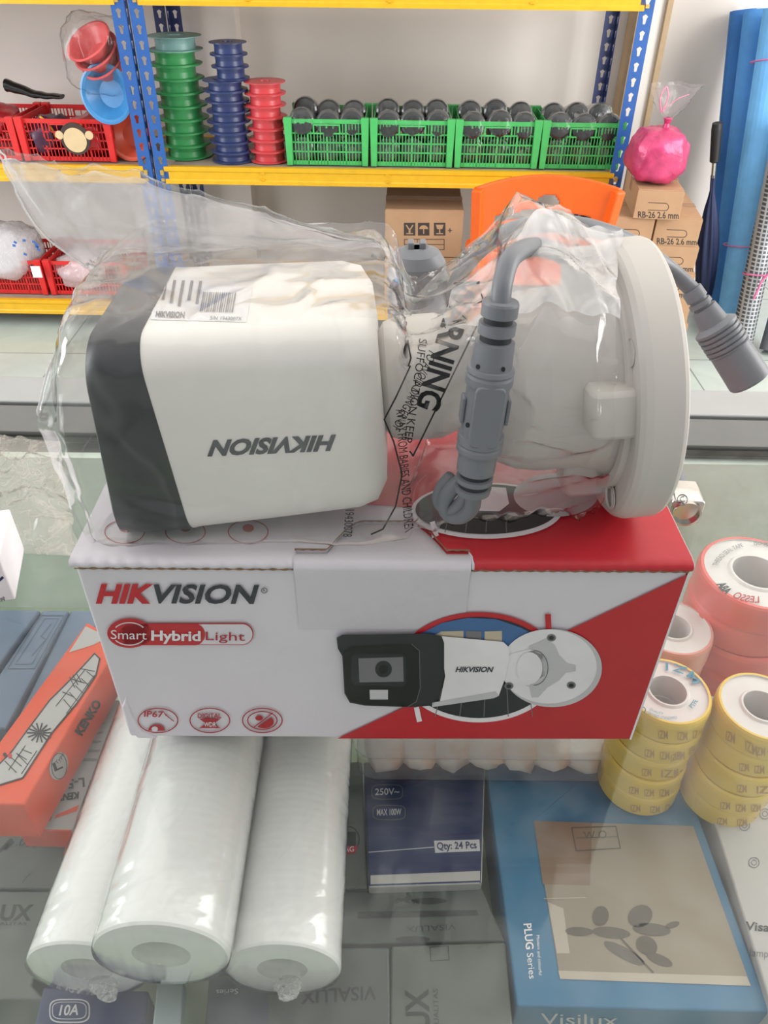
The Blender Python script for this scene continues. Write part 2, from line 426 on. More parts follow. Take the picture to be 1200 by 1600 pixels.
def rack(name, label, x0, x1):
    r = thing(name, label, 'shelf', (0, 2.9, 0), YW, 'slotted steel shelving racks')
    for x, sx in ((x0, 1), (x1, -1)):
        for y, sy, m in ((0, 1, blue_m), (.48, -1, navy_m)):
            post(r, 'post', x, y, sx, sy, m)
    for zt in (.120, .628, 1.168, 1.68):
        for yy in (-.004, .484):
            mb = MB()
            s = 1 if yy < .1 else -1
            prof = [(yy, zt), (yy, zt - .058), (yy + .012 * s, zt - .058), (yy + .012 * s, zt - .046), (yy + .003 * s, zt - .040), (yy + .003 * s, zt - .012), (yy + .03 * s, zt - .012), (yy + .03 * s, zt)]
            xa, xb = x0 + .03, x1 - .03
            prof = [(yy, zt), (yy, zt - .014), (yy + .003 * s, zt - .018), (yy + .003 * s, zt - .042), (yy, zt - .046), (yy, zt - .058), (yy + .02 * s, zt - .058), (yy + .02 * s, zt)]
            mb.prism([(xa, a, b) for a, b in prof], (xb - xa, 0, 0), yel_m)
            # small pressed rivets in pairs
            for kx in (.22, .5, .78):
                for dz in (-.018, -.04): mb.box((xa + (xb - xa) * kx, yy - .0005 * s, zt + dz), (.014, .004, .005), yel_m)
            part('beam', mb, r, world=False)
        mb = MB(); mb.box(((x0 + x1) / 2, .24, zt - .010), (x1 - x0 - .1, .444, .016), board_m); part('shelf_board', mb, r, world=False)
        if zt < 1.6:
            for xx in (x0 + (.022), x1 - .022):
                mb = MB(); mb.box((xx, -.004, zt - .02), (.012, .006, .016), brass_m); mb.box((xx, -.004, zt - .045), (.012, .006, .010), brass_m); part('beam_clip', mb, r, world=False)
    return r
xa = at_y(214, 100, 2.9).x; xb = at_y(1003, 100, 2.9).x; xc = at_y(207, 100, 2.9).x
rack('shelving_rack', 'blue and yellow slotted steel rack holding the spools and green crates', xa, xb)
rack('shelving_rack', 'blue and yellow steel rack at the left edge holding red crates', xc - 1.5, xc)
ZM, ZL = .630, .122
def on_shelf(px, Y, z):   # x of a pixel column for a thing standing at depth Y and height z
    # find the row where (.,Y,z) shows, then its x
    d = Y; ang = math.atan((CAM.z - z) / d); py = 800 + 1200 * math.tan(ang - math.radians(38))
    return at_y(px, py, Y).x

# ------------------------------------------------------------------ crates
def crate(name, label, cx, cy, z, W, D, H, m, group, rz=YW, dark=None):
    r = thing(name, label, 'crate', (cx, cy, z), rz, group)
    def wall(a, b, nv):
        a = Vector(a); b = Vector(b); u = (b - a); L = u.length; u.normalize(); mb = MB()
        M = Matrix.Rotation(math.atan2(u.y, u.x), 3, 'Z'); c0 = (a + b) / 2; t = .003
        for zz, hh in ((.008, .014), (H * .30, .005), (H * .50, .005), (H * .70, .005), (H - .007, .014)):
            mb.box((c0.x, c0.y, zz), (L, t, hh), m, M)
        for i in range(nv + 1):
            q = a + u * (L * i / nv); thick = .006 if i % (nv // 4) == 0 else .0028
            zt = H - .012
            if nv > 12 and abs(i / nv - .5) < .17 and i % 2: zt = H * .68
            mb.box((q.x, q.y, zt / 2), (thick, t, zt), m, M)
        # hand hole rim
        for zz in (H * .70, H * .88): mb.box((c0.x, c0.y, zz), (L * .34, t * 2, .005), m, M)
        for s in (-1, 1): mb.box((c0.x + u.x * s * L * .17, c0.y + u.y * s * L * .17, H * .79), (.005, t * 2, H * .2), m, M)
        part('lattice_wall', mb, r, world=False)
    w, d = W / 2 - .012, D / 2 - .012
    wall((-w, -d, 0), (w, -d, 0), 24); wall((-w, d, 0), (w, d, 0), 24); wall((-w, -d, 0), (-w, d, 0), 16); wall((w, -d, 0), (w, d, 0), 16)
    for sx in (-1, 1):
        for sy in (-1, 1):
            mb = MB()
            h0, h1 = .010, .014
            c0 = Vector((sx * (W / 2 - .012), sy * (D / 2 - .010), 0)); vs = []
            for zz, h in ((0, h0), (H + .006, h1)):
                for (a, b) in ((-1, -1), (1, -1), (1, 1), (-1, 1)): vs.append(c0 + Vector((a * h, b * h * .8, zz)))
            mb.add(vs, [(3, 2, 1, 0), (4, 5, 6, 7), (0, 1, 5, 4), (1, 2, 6, 5), (2, 3, 7, 6), (3, 0, 4, 7)], m)
            part('corner_post', mb, r, world=False, bevel=.002)
    mb = MB(); mb.box((0, 0, .004), (W - .03, D - .03, .005), m); part('crate_base', mb, r, world=False)
    return r
green_p = mat('green_crate_plastic', S(72, 176, 96), 0.4)
red_p = mat('red_crate_plastic', S(206, 38, 38), 0.4)
gx = [(449, 577), (580, 708), (710, 840), (842, 966)]
names = ['leftmost green plastic crate, next to the red spools', 'green plastic crate second from the red spools', 'green plastic crate third from the red spools', 'green plastic crate at the right end beside the blue post']
tape_blk = mat('black_tape_log', S(26, 30, 32), 0.3, coat=.8, bump=.8, bscale=45)
tape_gry = mat('pale_tape_edge', S(150, 150, 148), 0.4)
wrap_m = film('shrink_wrap', body=.0, gloss=.9, rough=.15, bump=.6, bscale=40, streak=.04)
log0 = None
for k, (p0, p1) in enumerate(gx):
    Y = 2.93
    x0 = on_shelf(p0, Y, ZM); x1 = on_shelf(p1, Y, ZM); W = x1 - x0; cx = (x0 + x1) / 2; cyy = Y + .14 - .02 * cx
    crate('plastic_crate', names[k], cx, cyy, ZM, W, .28, .15, green_p, 'green crates of wrapped black rolls')
    for layer in range(2):
        for j in range(3):
            for row in range(2):
                if layer == 0 and row == 1: continue
                if log0 is None:
                    log0 = thing('tape_log', '', 'roll', (0, 0, 0), 0)
                    mb = MB(); R = .044; L = .125; pr = [(.012, -.002)]
                    pr += [(R * .8, 0), (R * .95, .004), (R, .012)]
                    ms = [tape_blk, tape_blk, tape_blk]; y = .012
                    for q in range(5):
                        pr += [(R, y + .017), (R * .985, y + .019)]; ms += [tape_blk if q % 2 == 0 else tape_gry, tape_gry]; y += .021
                    pr += [(R * .9, L), (.001, L)]; ms += [tape_blk, tape_blk]
                    mb.lathe(pr, ms[:len(pr) - 1], (0, 0, 0), (0, 1, 0), 24); mb.lathe([(1e-4, .006), (.012, .006), (.012, -.002)], tape_gry, (0, 0, 0), (0, 1, 0), 16)
                    part('roll_body', mb, log0, world=False)
                    mb = MB(); mb.lathe([(1e-4, -.006), (R * .5, -.007), (R * .97, -.001), (R * 1.05, .01), (R * 1.03, L), (R * .6, L + .008), (1e-4, L + .006)], wrap_m, (0, 0, 0), (0, 1, 0), 24)
                    part('plastic_wrap', mb, log0, world=False)
                    lg = log0
                else: lg = copy_tree(log0)
                xx = cx + (j - 1) * W * .30 + random.uniform(-.003, .003)
                zz = ZM + .052 + layer * .087 + (row * .010) + random.uniform(-.004, .006)
                lg.location = (xx, cyy - .125 + row * .132 , zz)
                lg.rotation_euler = (random.uniform(-.03, .05) - (.25 if layer else 0), 0, random.uniform(-.06, .03))
                pos = ('left', 'middle', 'right')[j]
                cr = ['crate beside the red spools', 'second green crate from left', 'third green crate from left', 'green crate at the blue post'][k]
                lv = 'upper front' if (layer and not row) else ('upper rear' if layer else 'lower')
                lg['label'] = f'plastic wrapped black roll, {lv} {pos} one in the {cr}'
                lg['category'] = 'roll'; lg['group'] = 'wrapped black rolls in the green crates'

# ------------------------------------------------------------------ spools
def spool_proto(R, h, m):
    r = thing('spool', '', 'spool')
    mb = MB(); mb.lathe([(.02, 0), (R, 0), (R, .0025), (R * .76, .004)], m, n=40)
    part('lower_flange', mb, r, world=False)
    mb = MB(); mb.lathe([(R * .76, .004), (R * .74, h * .5), (R * .76, h - .004)], m, n=40); part('barrel', mb, r, world=False)
    mb = MB(); mb.lathe([(R * .76, h - .004), (R, h - .003), (R, h - .0005), (R * .3, h - .0005), (R * .28, h - .01)], m, n=40)
    part('upper_flange', mb, r, world=False)
    return r
sg = mat('green_spool_plastic', S(56, 146, 84), 0.35); st = mat('pale_teal_spool_plastic', S(120, 160, 156), 0.4)
sb = mat('navy_spool_plastic', S(46, 58, 104), 0.35); sr = mat('red_spool_plastic', S(200, 66, 72), 0.35)
def stack(pxc, Y, n, R, h, m, cname, jit, first=None, base=0, grp=''):
    x = on_shelf(pxc, Y, ZM + .1); p = spool_proto(R, h, m); used = False
    for k in range(n):
        o = p if not used else copy_tree(p); used = True
        o.location = (x + random.uniform(-jit, jit), Y + random.uniform(-jit, jit) * .6, ZM + base + k * h)
        o.rotation_euler = (0, 0, random.uniform(0, 6))
        i = n - 1 - k
        o['label'] = first.format(ORD[i]); o['category'] = 'spool'; o['group'] = grp
    return x
stack(288, 3.08, 8, .092, .0425, sg, 'green', .003, 'green plastic spool, {} of the all-green ones in the tall stack by the blue post', 0, 'empty green spools')
stack(292, 3.08, 1, .092, .0425, st, 'teal', .001, 'pale teal spool topping the tall green stack', 8 * .0425)
stack(360, 3.02, 8, .077, .0325, sb, 'navy', .002, 'navy blue spool, {} of the lower wider part of the blue stack', 0, 'empty navy spools')
stack(369, 3.04, 3, .064, .0365, sb, 'navy', .002, 'smaller navy blue spool, {} of the shifted ones on the blue stack', 8 * .0325, 'small navy spools')
stack(418, 3.02, 7, .072, .0365, sr, 'red', .003, 'red plastic spool, {} of the stack beside the green crates', 0, 'empty red spools')

# ------------------------------------------------------------------ left bay: red crates, bowls, tool
def xs(px, Y, z): return on_shelf(px, Y, z)
def crate_px(p0, p1, Y, z, H, label, grp, m=red_p):
    x0 = xs(p0, Y, z); x1 = xs(p1, Y, z)
    return crate('plastic_crate', label, (x0 + x1) / 2, Y + .14 - .02 * x0, z, x1 - x0, .28, H, m, grp), (x0 + x1) / 2, x1 - x0
c1, cx1, w1 = crate_px(36, 182, 2.93, ZM, .138, 'red plastic crate with the monkey badge on the upper left shelf', 'red crates on the upper left shelf')
c0, cx0, w0 = crate_px(-112, 33, 2.93, ZM, .138, 'red plastic crate cut off by the left edge on the upper shelf', 'red crates on the upper left shelf')
# badge hung on the crate front
bx = xs(123, 2.93, ZM + .05)
badge = thing('name_badge', 'small monkey head shaped badge on the red crate front', 'badge', (bx, 2.925, ZM + .02))
bk = mat('badge_brown', S(60, 42, 36), 0.5); bc = mat('badge_cream', S(206, 180, 140), 0.5)
mb = MB(); zc = ZM + .094
mb.cyl((bx, 2.922 - .02 * bx * 0 , zc), (bx, 2.928, zc), .052, bk, 28)
part('badge_plate', mb, badge)
mb = MB(); mb.cyl((bx, 2.920, zc - .004), (bx, 2.922, zc - .004), .040, bc, 28)
for s in (-1, 1): mb.cyl((bx + s * .052, 2.921, zc + .012), (bx + s * .052, 2.926, zc + .012), .014, bc, 16)
part('badge_face', mb, badge, 'cream face and ears')
badge.location = (bx, 2.925, ZM + .01)
foil_r = mat('red_foil_packet', S(170, 40, 50), 0.25, 0.3, bump=.8, bscale=40)
pk = mat('pink_packet', S(190, 90, 96), 0.3, bump=.8, bscale=50)
def lump(c, d, m, seed=0, amp=.25, n=24):
    """soft crumpled packet"""
    rows = []; c = Vector(c)
    for i in range(n // 2 + 1):
        th = PI * i / (n // 2); row = []
        for j in range(n):
            ph = 2 * PI * j / n; v = Vector((math.sin(th) * math.cos(ph), math.sin(th) * math.sin(ph), math.cos(th)))
            k = 1 + amp * noise.noise(v * 2.2 + Vector((seed, 0, seed * .7))) + amp * .4 * noise.noise(v * 6 + Vector((seed, 3, 0)))
            sq = [math.copysign(abs(q) ** .75, q) for q in v]
            row.append(c + Vector((sq[0] * d[0] / 2 * k, sq[1] * d[1] / 2 * k, sq[2] * d[2] / 2 * k)))
        rows.append(row)
    b = MB(); b.grid(rows, m, closed_v=True); return b
yl = mat('yellow_strap', S(214, 160, 60), 0.5); purp = mat('dark_purple_packet', S(70, 34, 60), 0.35, bump=.6)
cont = [((cx1 - .09, 3.06, ZM + .07), (.12, .2, .12), purp, 'dark purple packet at the left inside the badge crate'),
        ((cx1 + .06, 3.06, ZM + .07), (.16, .2, .12), foil_r, 'dark red packet at the right inside the badge crate'),
        ((cx0 + .07, 3.05, ZM + .12), (.14, .2, .09), foil_r, 'shiny red packet heaped in the crate at the left edge'),
        ((cx0 - .05, 3.05, ZM + .08), (.14, .2, .14), pk, 'pink packet in the crate at the left edge')]
for i, (c, d, m, l) in enumerate(cont): single('packet', lump(c, d, m, i * 3.1), l, 'packet')
for i, (a, b) in enumerate((((62, 182), (88, 214)), ((92, 190), (128, 196)))):
    mb = MB(); A = at_y(a[0], a[1], 2.975); B = at_y(b[0], b[1], 2.97); mb.tube([A, (A + B) / 2 + Vector((0, .01, .006)), B], .004, yl)
    single('strap', mb, ('yellow strap slanting down inside the badge crate', 'yellow strap lying along the top inside the badge crate')[i], 'strap')
# black strap-like packet lying over the crates
blkp = mat('black_glossy_packet', S(22, 22, 24), 0.25, bump=.5)
mb = MB(); pts = [at_y(10, 133, 3.05), at_y(35, 140, 3.05), at_y(60, 148, 3.05), at_y(97, 151, 3.05)]
P = crom(pts, 8); hw = [.03, .022, .016, .010]
rows = []
for i, p in enumerate(P):
    t = i / (len(P) - 1) * 3; k = min(2, int(t)); h = hw[k] + (hw[k + 1] - hw[k]) * (t - k)
    row = []
    for j in range(10):
        a = 2 * PI * j / 10; row.append(p + Vector((0, math.cos(a) * .03, math.sin(a) * h * .7 + .004 * noise.noise(p * 40))))
    rows.append(row)
mb.grid(rows, blkp, closed_v=True); mb.add(rows[0], [tuple(range(10))], blkp); mb.add(rows[-1], [tuple(range(10))], blkp)
single('tool_packet', mb, 'black glossy packet lying across the tops of the red crates', 'packet')
# bowls
bowl_p = mat('pink_bowl_plastic', S(214, 92, 92), 0.35); bowl_b = mat('blue_bowl_plastic', S(60, 132, 190), 0.3); bowl_o = mat('orange_bowl_plastic', S(214, 92, 66), 0.35)
def bowl(label, c, ax, R, h, m, grp=None):
    r = thing('bowl', label, 'bowl', c, 0, grp); mb = MB()
    mb.lathe([(1e-4, 0), (R * .5, .001), (R * .58, .004), (R * .9, h * .9), (R, h), (R, h - .004), (R * .88, h * .85), (R * .5, .008), (1e-4, .008)], m, c, ax, 36)
    part('bowl_body', mb, r)
    mb = MB(); mb.lathe([(R * .99, h), (R * 1.07, h - .001), (R * 1.07, h - .004), (R * .99, h - .005)], m, c, ax, 36); part('rim', mb, r)
    return r
ax = Vector((-.33, -.55, .80))
base = at_y(166, 100, 3.02)
for k in range(3):
    bowl(('lowest', 'middle', 'uppermost')[k] + ' pink bowl of the nested tilted trio by the blue post', base + ax.normalized() * (.038 * k - .035), ax, .078, .055, bowl_p, 'nested pink bowls')
b = lump(at_y(152, 86, 3.0), (.22, .18, .24), film('bowl_bag', body=.01, gloss=.8, streak=.06, bscale=20), 5, .15, 32)
single('plastic_bag', b, 'clear plastic bag wrapped around the pink bowls', 'bag')
bowl('blue bowl facing out behind the blue post', at_y(176, 146, 3.0), Vector((-.15, -.95, .12)), .088, .05, bowl_b)
bowl('orange bowl partly behind the blue post above the shelf', at_y(210, 210, 3.04), Vector((-.1, -.95, .15)), .08, .05, bowl_o)
# lower left shelf
cl, cxl, wl = crate_px(-38, 74, 2.94, ZL, .135, 'red plastic crate at the left edge of the low shelf', 'red crates on the low shelf')
cr_, cxr, wr = crate_px(78, 205, 2.94, ZL, .135, 'red plastic crate on the low shelf half hidden by the clear bag', 'red crates on the low shelf')
mb = MB(); mb.box((xs(57, 2.93, ZL + .1), 2.945, ZL + .105), (.036, .003, .045), wh_ink); tg = single('price_tag', mb, 'small white price tag on the low red crate', 'tag')
whp = film('white_bag_film', (.92, .9, .92), body=.65, gloss=1.0, streak=.2, bscale=30); pkb = mat('pink_goods', S(196, 130, 134), 0.6, bump=.5)
for i, (c, d, l) in enumerate((((cxl - .02, 3.06, ZL + .15), (.26, .22, .2), 'white plastic bag of goods heaped in the crate at the low left edge'), ((cxr - .02, 3.06, ZL + .085), (.24, .22, .13), 'pinkish white plastic bag inside the right low crate'))):
    r = thing('goods_bag', l, 'bag', (c[0], c[1], ZL + .01)); part('plastic_film', lump(c, d, whp, 11 + i, .2, 32), r); part('contents', lump(c, tuple(q * .85 for q in d), pkb if i else mat('white_goods', S(205, 200, 204), .6), 15 + i), r)
    if i == 0:
        bi = mat('blue_print', S(60, 100, 170), .5); mb = MB()
        for q in range(9): 
            px = random.uniform(8, 62); py = random.uniform(372, 400); A = at_y(px, py, 2.95); mb.box(A, (.012, .001, .009), bi, Matrix.Rotation(random.random(), 3, 'Y'))
        part('blue_print', mb, r)

# ------------------------------------------------------------------ cartons under the rack, orange chair
carton = mat('brown_cardboard', S(176, 140, 108), 0.8, var=.05, vscale=20, bump=.1)
ctape = mat('brown_packing_tape', S(168, 130, 98), 0.25)
ink_b = mat('carton_ink', S(62, 52, 48), 0.7)
def carton_box(label, x0, x1, y, D, z0, z1, grp=None, rz=YW, name='cardboard_box'):
    r = thing(name, label, 'box', ((x0 + x1) / 2, y + D / 2, z0), rz, grp)
    mb = MB(); W = x1 - x0; H = z1 - z0; mb.box((0, 0, H / 2 - .001), (W, D, H - .002), carton); part('carton_body', mb, r, world=False, bevel=.002)
    mb = MB()
    for s in (-1, 1): mb.box((s * 0, s * D / 4, H - .0005), (W - .004, D / 2 - .001, .003), carton)
    part('top_flaps', mb, r, world=False, bevel=.0008)
    mb = MB(); mb.box((0, 0, H + .0015), (W * .16 if False else W + .001, .045, .0008), ctape); mb.box((-W / 2 - .0003, 0, H - .02), (.0006, .045, .04), ctape); part('packing_tape', mb, r, world=False)
    A = MB(); A.box(((x0 + x1) / 2, y + D / 2, (z0 + z1) / 2), (W, D, H), carton)
    M = Matrix.Rotation(rz, 3, 'Z'); c = Vector(((x0 + x1) / 2, y + D / 2, 0))
    A.v = [c + M @ (v - c) for v in A.v]
    return r, A
x0 = xs(603, 2.93, .47); x1 = xs(727, 2.93, .47)
lo, _ = carton_box('brown carton beneath the pictogram carton under the rack', x0, x1 + .01, 2.95, .3, ZL, .296, 'brown cartons under the rack')
up, A = carton_box('brown carton with three white pictograms under the yellow beam', x0, x1, 2.95, .3, .300, .476, 'brown cartons under the rack')
art = Art([A])
for k, cxp in enumerate((640, 662, 687)):
    art.poly([(cxp - 9, 348), (cxp + 9, 348), (cxp + 9, 368), (cxp - 9, 368)], ink_b, 0)
    if k == 0: art.line([(cxp - 5, 352), (cxp, 360), (cxp + 5, 352)], 2, carton, 1); art.line([(cxp, 358), (cxp, 365)], 3, carton, 1); art.line([(cxp - 5, 365), (cxp + 5, 365)], 1.5, carton, 1)
    if k == 1: art.ell(cxp, 358, 7, 6, carton, 1, a0=180, a1=360); art.line([(cxp, 358), (cxp, 365)], 1.6, carton, 1)
    if k == 2: art.poly([(cxp - 6, 351), (cxp + 6, 351), (cxp + 4, 358), (cxp - 4, 358)], carton, 1); art.line([(cxp, 358), (cxp, 364)], 2, carton, 1); art.line([(cxp - 5, 365), (cxp + 5, 365)], 1.5, carton, 1)
art.line([(632, 374), (694, 374), (694, 390), (632, 390)], 1.2, ink_b, 0, True); art.line([(632, 382), (694, 382)], 1, ink_b, 0); art.line([(652, 374), (652, 390)], 1, ink_b, 0)
art.line([(700, 360), (706, 360)], 1.5, ink_b, 0); art.line([(703, 357), (703, 363)], 1.5, ink_b, 0)
art.done('printed_pictograms', up)

# orange plastic chair
orange = mat('orange_chair_plastic', S(228, 92, 16), 0.38, var=.03)
chx = (at_y(750, 300, 2.42).x + at_y(962, 310, 2.42).x) / 2
ch = thing('plastic_chair', 'orange moulded plastic chair with a slotted backrest below the rack', 'chair', (chx, 2.56, 0), 0)
Wc = (at_y(968, 310, 2.42).x - at_y(746, 300, 2.42).x)
def chair_back():
    """curved panel with an oval grip hole and two rows of curved slots"""
    mb = MB(); NX, NZ = 60, 44; zb, zt = .40, .70; t = .010
    def P(u, v, off):
        half = Wc / 2 * (1 - .14 * (1 - v)); x = (u * 2 - 1) * half
        z = zb + v * (zt - zb) + .028 * (1 - (2 * u - 1) ** 2) * v
        y = 2.42 + .035 * (1 - (2 * u - 1) ** 2) + (.05 * (1 - v)) + off
        return Vector((chx + x, y, z))
    def solid(i, j):
        u = (i + .5) / NX; v = (j + .5) / NZ; x = (2 * u - 1)
        if ((x - .06) / .17) ** 2 + ((v - .76) / .06) ** 2 < 1: return False
        if abs(x) < .72:
            for vc in (.64, .49, .34, .19):
                if abs(v - (vc - .05 * x * x)) < .036 and abs(x) > .04: return False
        return True
    cell = [[solid(i, j) for j in range(NZ)] for i in range(NX)]
    vs = []; ix = {}; fs = []
    def V(i, j, k):
        if (i, j, k) not in ix: ix[(i, j, k)] = len(vs); vs.append(P(i / NX, j / NZ, 0 if k == 0 else t))
        return ix[(i, j, k)]
    for i in range(NX):
        for j in range(NZ):
            if not cell[i][j]: continue
            fs.append((V(i, j, 0), V(i + 1, j, 0), V(i + 1, j + 1, 0), V(i, j + 1, 0))); fs.append((V(i, j + 1, 1), V(i + 1, j + 1, 1), V(i + 1, j, 1), V(i, j, 1)))
            for di, dj, a, b in ((-1, 0, (i, j + 1), (i, j)), (1, 0, (i + 1, j), (i + 1, j + 1)), (0, -1, (i, j), (i + 1, j)), (0, 1, (i + 1, j + 1), (i, j + 1))):
                ni, nj = i + di, j + dj
                if ni < 0 or nj < 0 or ni >= NX or nj >= NZ or not cell[ni][nj]: fs.append((V(*a, 0), V(*a, 1), V(*b, 1), V(*b, 0)))
    mb.add(vs, fs, orange, True); return mb
part('backrest', chair_back(), ch, bevel=0)
for s in (-1, 1):
    mb = MB(); h1 = Wc / 2; pts = [(chx + s * (h1 - .004), 2.425, .69), (chx + s * (h1 * .93), 2.45, .52), (chx + s * (h1 * .86), 2.475, .40)]
    for a, b in zip(pts[:-1], pts[1:]):
        a = Vector(a); b = Vector(b); m_ = (a + b) / 2; d = (b - a); q = d.to_track_quat('Z', 'Y').to_matrix(); mb.box(m_, (.032, .035, d.length + .01), orange, q)
    part('back_upright', mb, ch, bevel=.005)
mb = MB(); mb.rbox((chx, 2.67, .39), (Wc * .92, .40, .03), .05, orange); part('seat', mb, ch)
for sx in (-1, 1):
    for sy in (-1, 1):
        mb = MB(); mb.cyl((chx + sx * Wc * .38, 2.67 + sy * .15, .385), (chx + sx * Wc * .46, 2.67 + sy * .19, .0), .026, orange, 12, .018); part('leg', mb, ch)

# ------------------------------------------------------------------ RB-26 cartons and pink bag
RH = .0925
def rb_box(label, p0, p1, Y, row, D=.30, extra=0):
    z0 = row * RH + .001; z1 = z0 + RH - .001
    X0 = xs(p0, Y, z1); X1 = xs(p1, Y, z1)
    r, A = carton_box(label, X0, X1, Y, D, z0, z1, 'stacked electrode cartons', rz=-.12, name='electrode_carton')
    return r, A, (X0 + X1) / 2, z0, z1
def rb_print(r, A, q):   # q: front face corners as seen (l, t, r, b)
    l, t, rr, b = q; art = Art([A]); w_ = rr - l; h = b - t
    art.text('RB-26 2.6 mm', (l + w_ * .07, b - h * .10), (l + w_ * .9, b - h * .06), (l + w_ * .07, b - h * .30), ink_b, 1, bold=.02)
    art.line([(l + w_ * .28, t + h * .42), (l + w_ * .62, t + h * .44)], 1.1, ink_b, 0); art.line([(l + w_ * .28, t + h * .66), (l + w_ * .62, t + h * .68)], 1.1, ink_b, 0)
    art.arc(l + w_ * .62, t + h * .56, h * .12, h * .12, -90, 90, 1.1, ink_b, 0, 8)
    art.done('printed_text', r)
rr_ = []
for row in range(6):
    for side in range(2):
        p0, p1 = ((963, 1033) if side == 0 else (1038, 1108))
        yy = 2.62 if True else 0
        lab = f'brown carton printed RB-26, {("left", "right")[side]} one in the {("bottom","fifth","fourth","third","second","first")[row]} row under the topmost carton'
        if row == 5: lab = f'brown carton printed RB-26, {("left one beside the blue post", "right one beside the umbrella")[side]} directly under the topmost carton'
        rr_.append((row, side, rb_box(lab, p0 + (5 - row) * (-6 if side else -5), p1 + (5 - row) * (-6), yy, row)))
tb = rb_box('topmost brown RB-26 carton carrying the pink bag', 1008, 1080, 2.60, 6)
def scr(v):
    d = RC.transposed() @ (Vector(v) - CAM); return (600 + 1200 * d.x / -d.z, 800 - 1200 * d.y / -d.z)
def front_quad(A):   # seen bounds of the near face of a box builder
    v = sorted(A.v, key=lambda q: q.y)[:4]; P = [scr(q) for q in v]
    P.sort(key=lambda p: p[1]); t = (P[0][1] + P[1][1]) / 2; b = (P[2][1] + P[3][1]) / 2; l = (min(P[0][0], P[1][0]) + min(P[2][0], P[3][0])) / 2; r = (max(P[0][0], P[1][0]) + max(P[2][0], P[3][0])) / 2
    return l + 2, t, r - 2, b
for row, side, (r, A, cx, z0, z1) in rr_:
    if row >= 3:
        v = [q for q in A.v]; rb_print(r, A, _q := (lambda P: (min(p[0] for p in P) + 3, P[2][1] if False else min(p[1] for p in P), max(p[0] for p in P) - 3, max(p[1] for p in P)))([scr(A.v[i]) for i in (0, 1, 4, 5)]))
r, A, cx, z0, z1 = tb
P = [scr(A.v[i]) for i in (0, 1, 4, 5)]; rb_print(r, A, (min(p[0] for p in P) + 3, min(p[1] for p in P), max(p[0] for p in P) - 3, max(p[1] for p in P)))
pink_foil = mat('pink_foil', S(192, 62, 108), 0.3, 0.15, bump=1.0, bscale=60, var=.2)
pc = at_y(1028, 236, 2.70)
pbz = 7 * RH + .001
pbag = thing('pink_foil_bag', 'bright pink foil bag tied at the top on the carton stack', 'bag', (pc.x, 2.70, pbz))
part('foil_bundle', lump((pc.x, 2.70, pbz + .083), (.185, .17, .165), pink_foil, 4, .12, 40), pbag)
mb = MB(); mb.lathe([(.03, -.02), (.012, 0), (.009, .012), (.014, .026), (.006, .03)], pink_foil, (pc.x + .01, 2.70, pbz + .165), (0.05, 0, 1), 14); part('tied_neck', mb, pbag)
fm = film('pink_bag_film', (.95, .8, .88), body=.05, gloss=.9, streak=.10, bscale=26)
rows = []
for i in range(14):
    t = i / 13; row = []
    for j in range(28):
        a = 2 * PI * j / 28; rad = .012 + .07 * t ** .8 * (1 + .4 * noise.noise(Vector((math.cos(a) * 2, math.sin(a) * 2, t * 2))))
        row.append(Vector((pc.x + .01 + rad * math.cos(a) + .01 * t, 2.70 + rad * math.sin(a) * .6, pbz + .19 + .095 * t + .02 * noise.noise(Vector((a, t, 3))))))
    rows.append(row)
mb = MB(); mb.grid(rows, fm, closed_v=True); part('plastic_ruffle', mb, pbag)
mb = MB(); q = at_y(1033, 175, 2.69); mb.tube([q, q + Vector((-.012, 0, .04)), q + Vector((0, 0, .07)), q + Vector((.012, 0, .04)), q + Vector((.003, 0, 0))], .0025, mat('pink_string', S(214, 130, 160), .5)); mb.tube([q, q + Vector((.04, 0, .035)), q + Vector((.075, 0, .05))], .0015, MATS['pink_string']); part('string', mb, pbag)

# ------------------------------------------------------------------ foam rolls, mesh rolls, umbrella
foam = mat('blue_foam', S(108, 174, 230), 0.75, bump=.1); foam2 = mat('deep_blue_foam', S(52, 112, 180), 0.75, bump=.1)
def leaning_roll(name, label, cat, bot, top, R, m, grp, inner=True):
    b = Vector(bot); t = Vector(top); ax_ = t - b; L = ax_.length
    r = thing(name, label, cat, b, 0, grp); mb = MB()
    q = ax_.to_track_quat('Z', 'Y').to_matrix(); pts = []
    turns = 2.6; n = 90
    for k in range(n + 1):
        a = 2 * PI * turns * k / n; rad = R - (R * .62) * k / n; pts.append((rad, a))
    vs = []; th = R * .11
    for z in (0, L):
        for rad, a in pts: vs.append(b + q @ Vector((rad * math.cos(a), rad * math.sin(a), z)))
        for rad, a in pts: vs.append(b + q @ Vector(((rad - th) * math.cos(a), (rad - th) * math.sin(a), z)))
    k = n + 1; fs = []
    for i in range(n):
        fs.append((i, i + 1, 2 * k + i + 1, 2 * k + i)); fs.append((k + i + 1, k + i, 3 * k + i, 3 * k + i + 1))
        fs.append((2 * k + i, 2 * k + i + 1, 3 * k + i + 1, 3 * k + i)); fs.append((i + 1, i, k + i, k + i + 1))
    fs.append((0, 2 * k, 3 * k, k)); mb.add(vs, fs, m, False)
    part('rolled_sheet', mb, r); return r, b, t
def fl(px, py): return at_z(px, py, 0.0)
tops = [(1160, 16, 3.46), (1182, 16, 3.345), (1228, 14, 3.19)]
bots = [(1112, 470), (1122, 492), (1146, 520)]
labs = ['deep blue foam roll, leftmost of those leaning on the wall', 'blue foam roll in the middle of those leaning on the wall', 'wide light blue foam roll at the right edge leaning on the wall']
Rs = [.055, .055, .088]
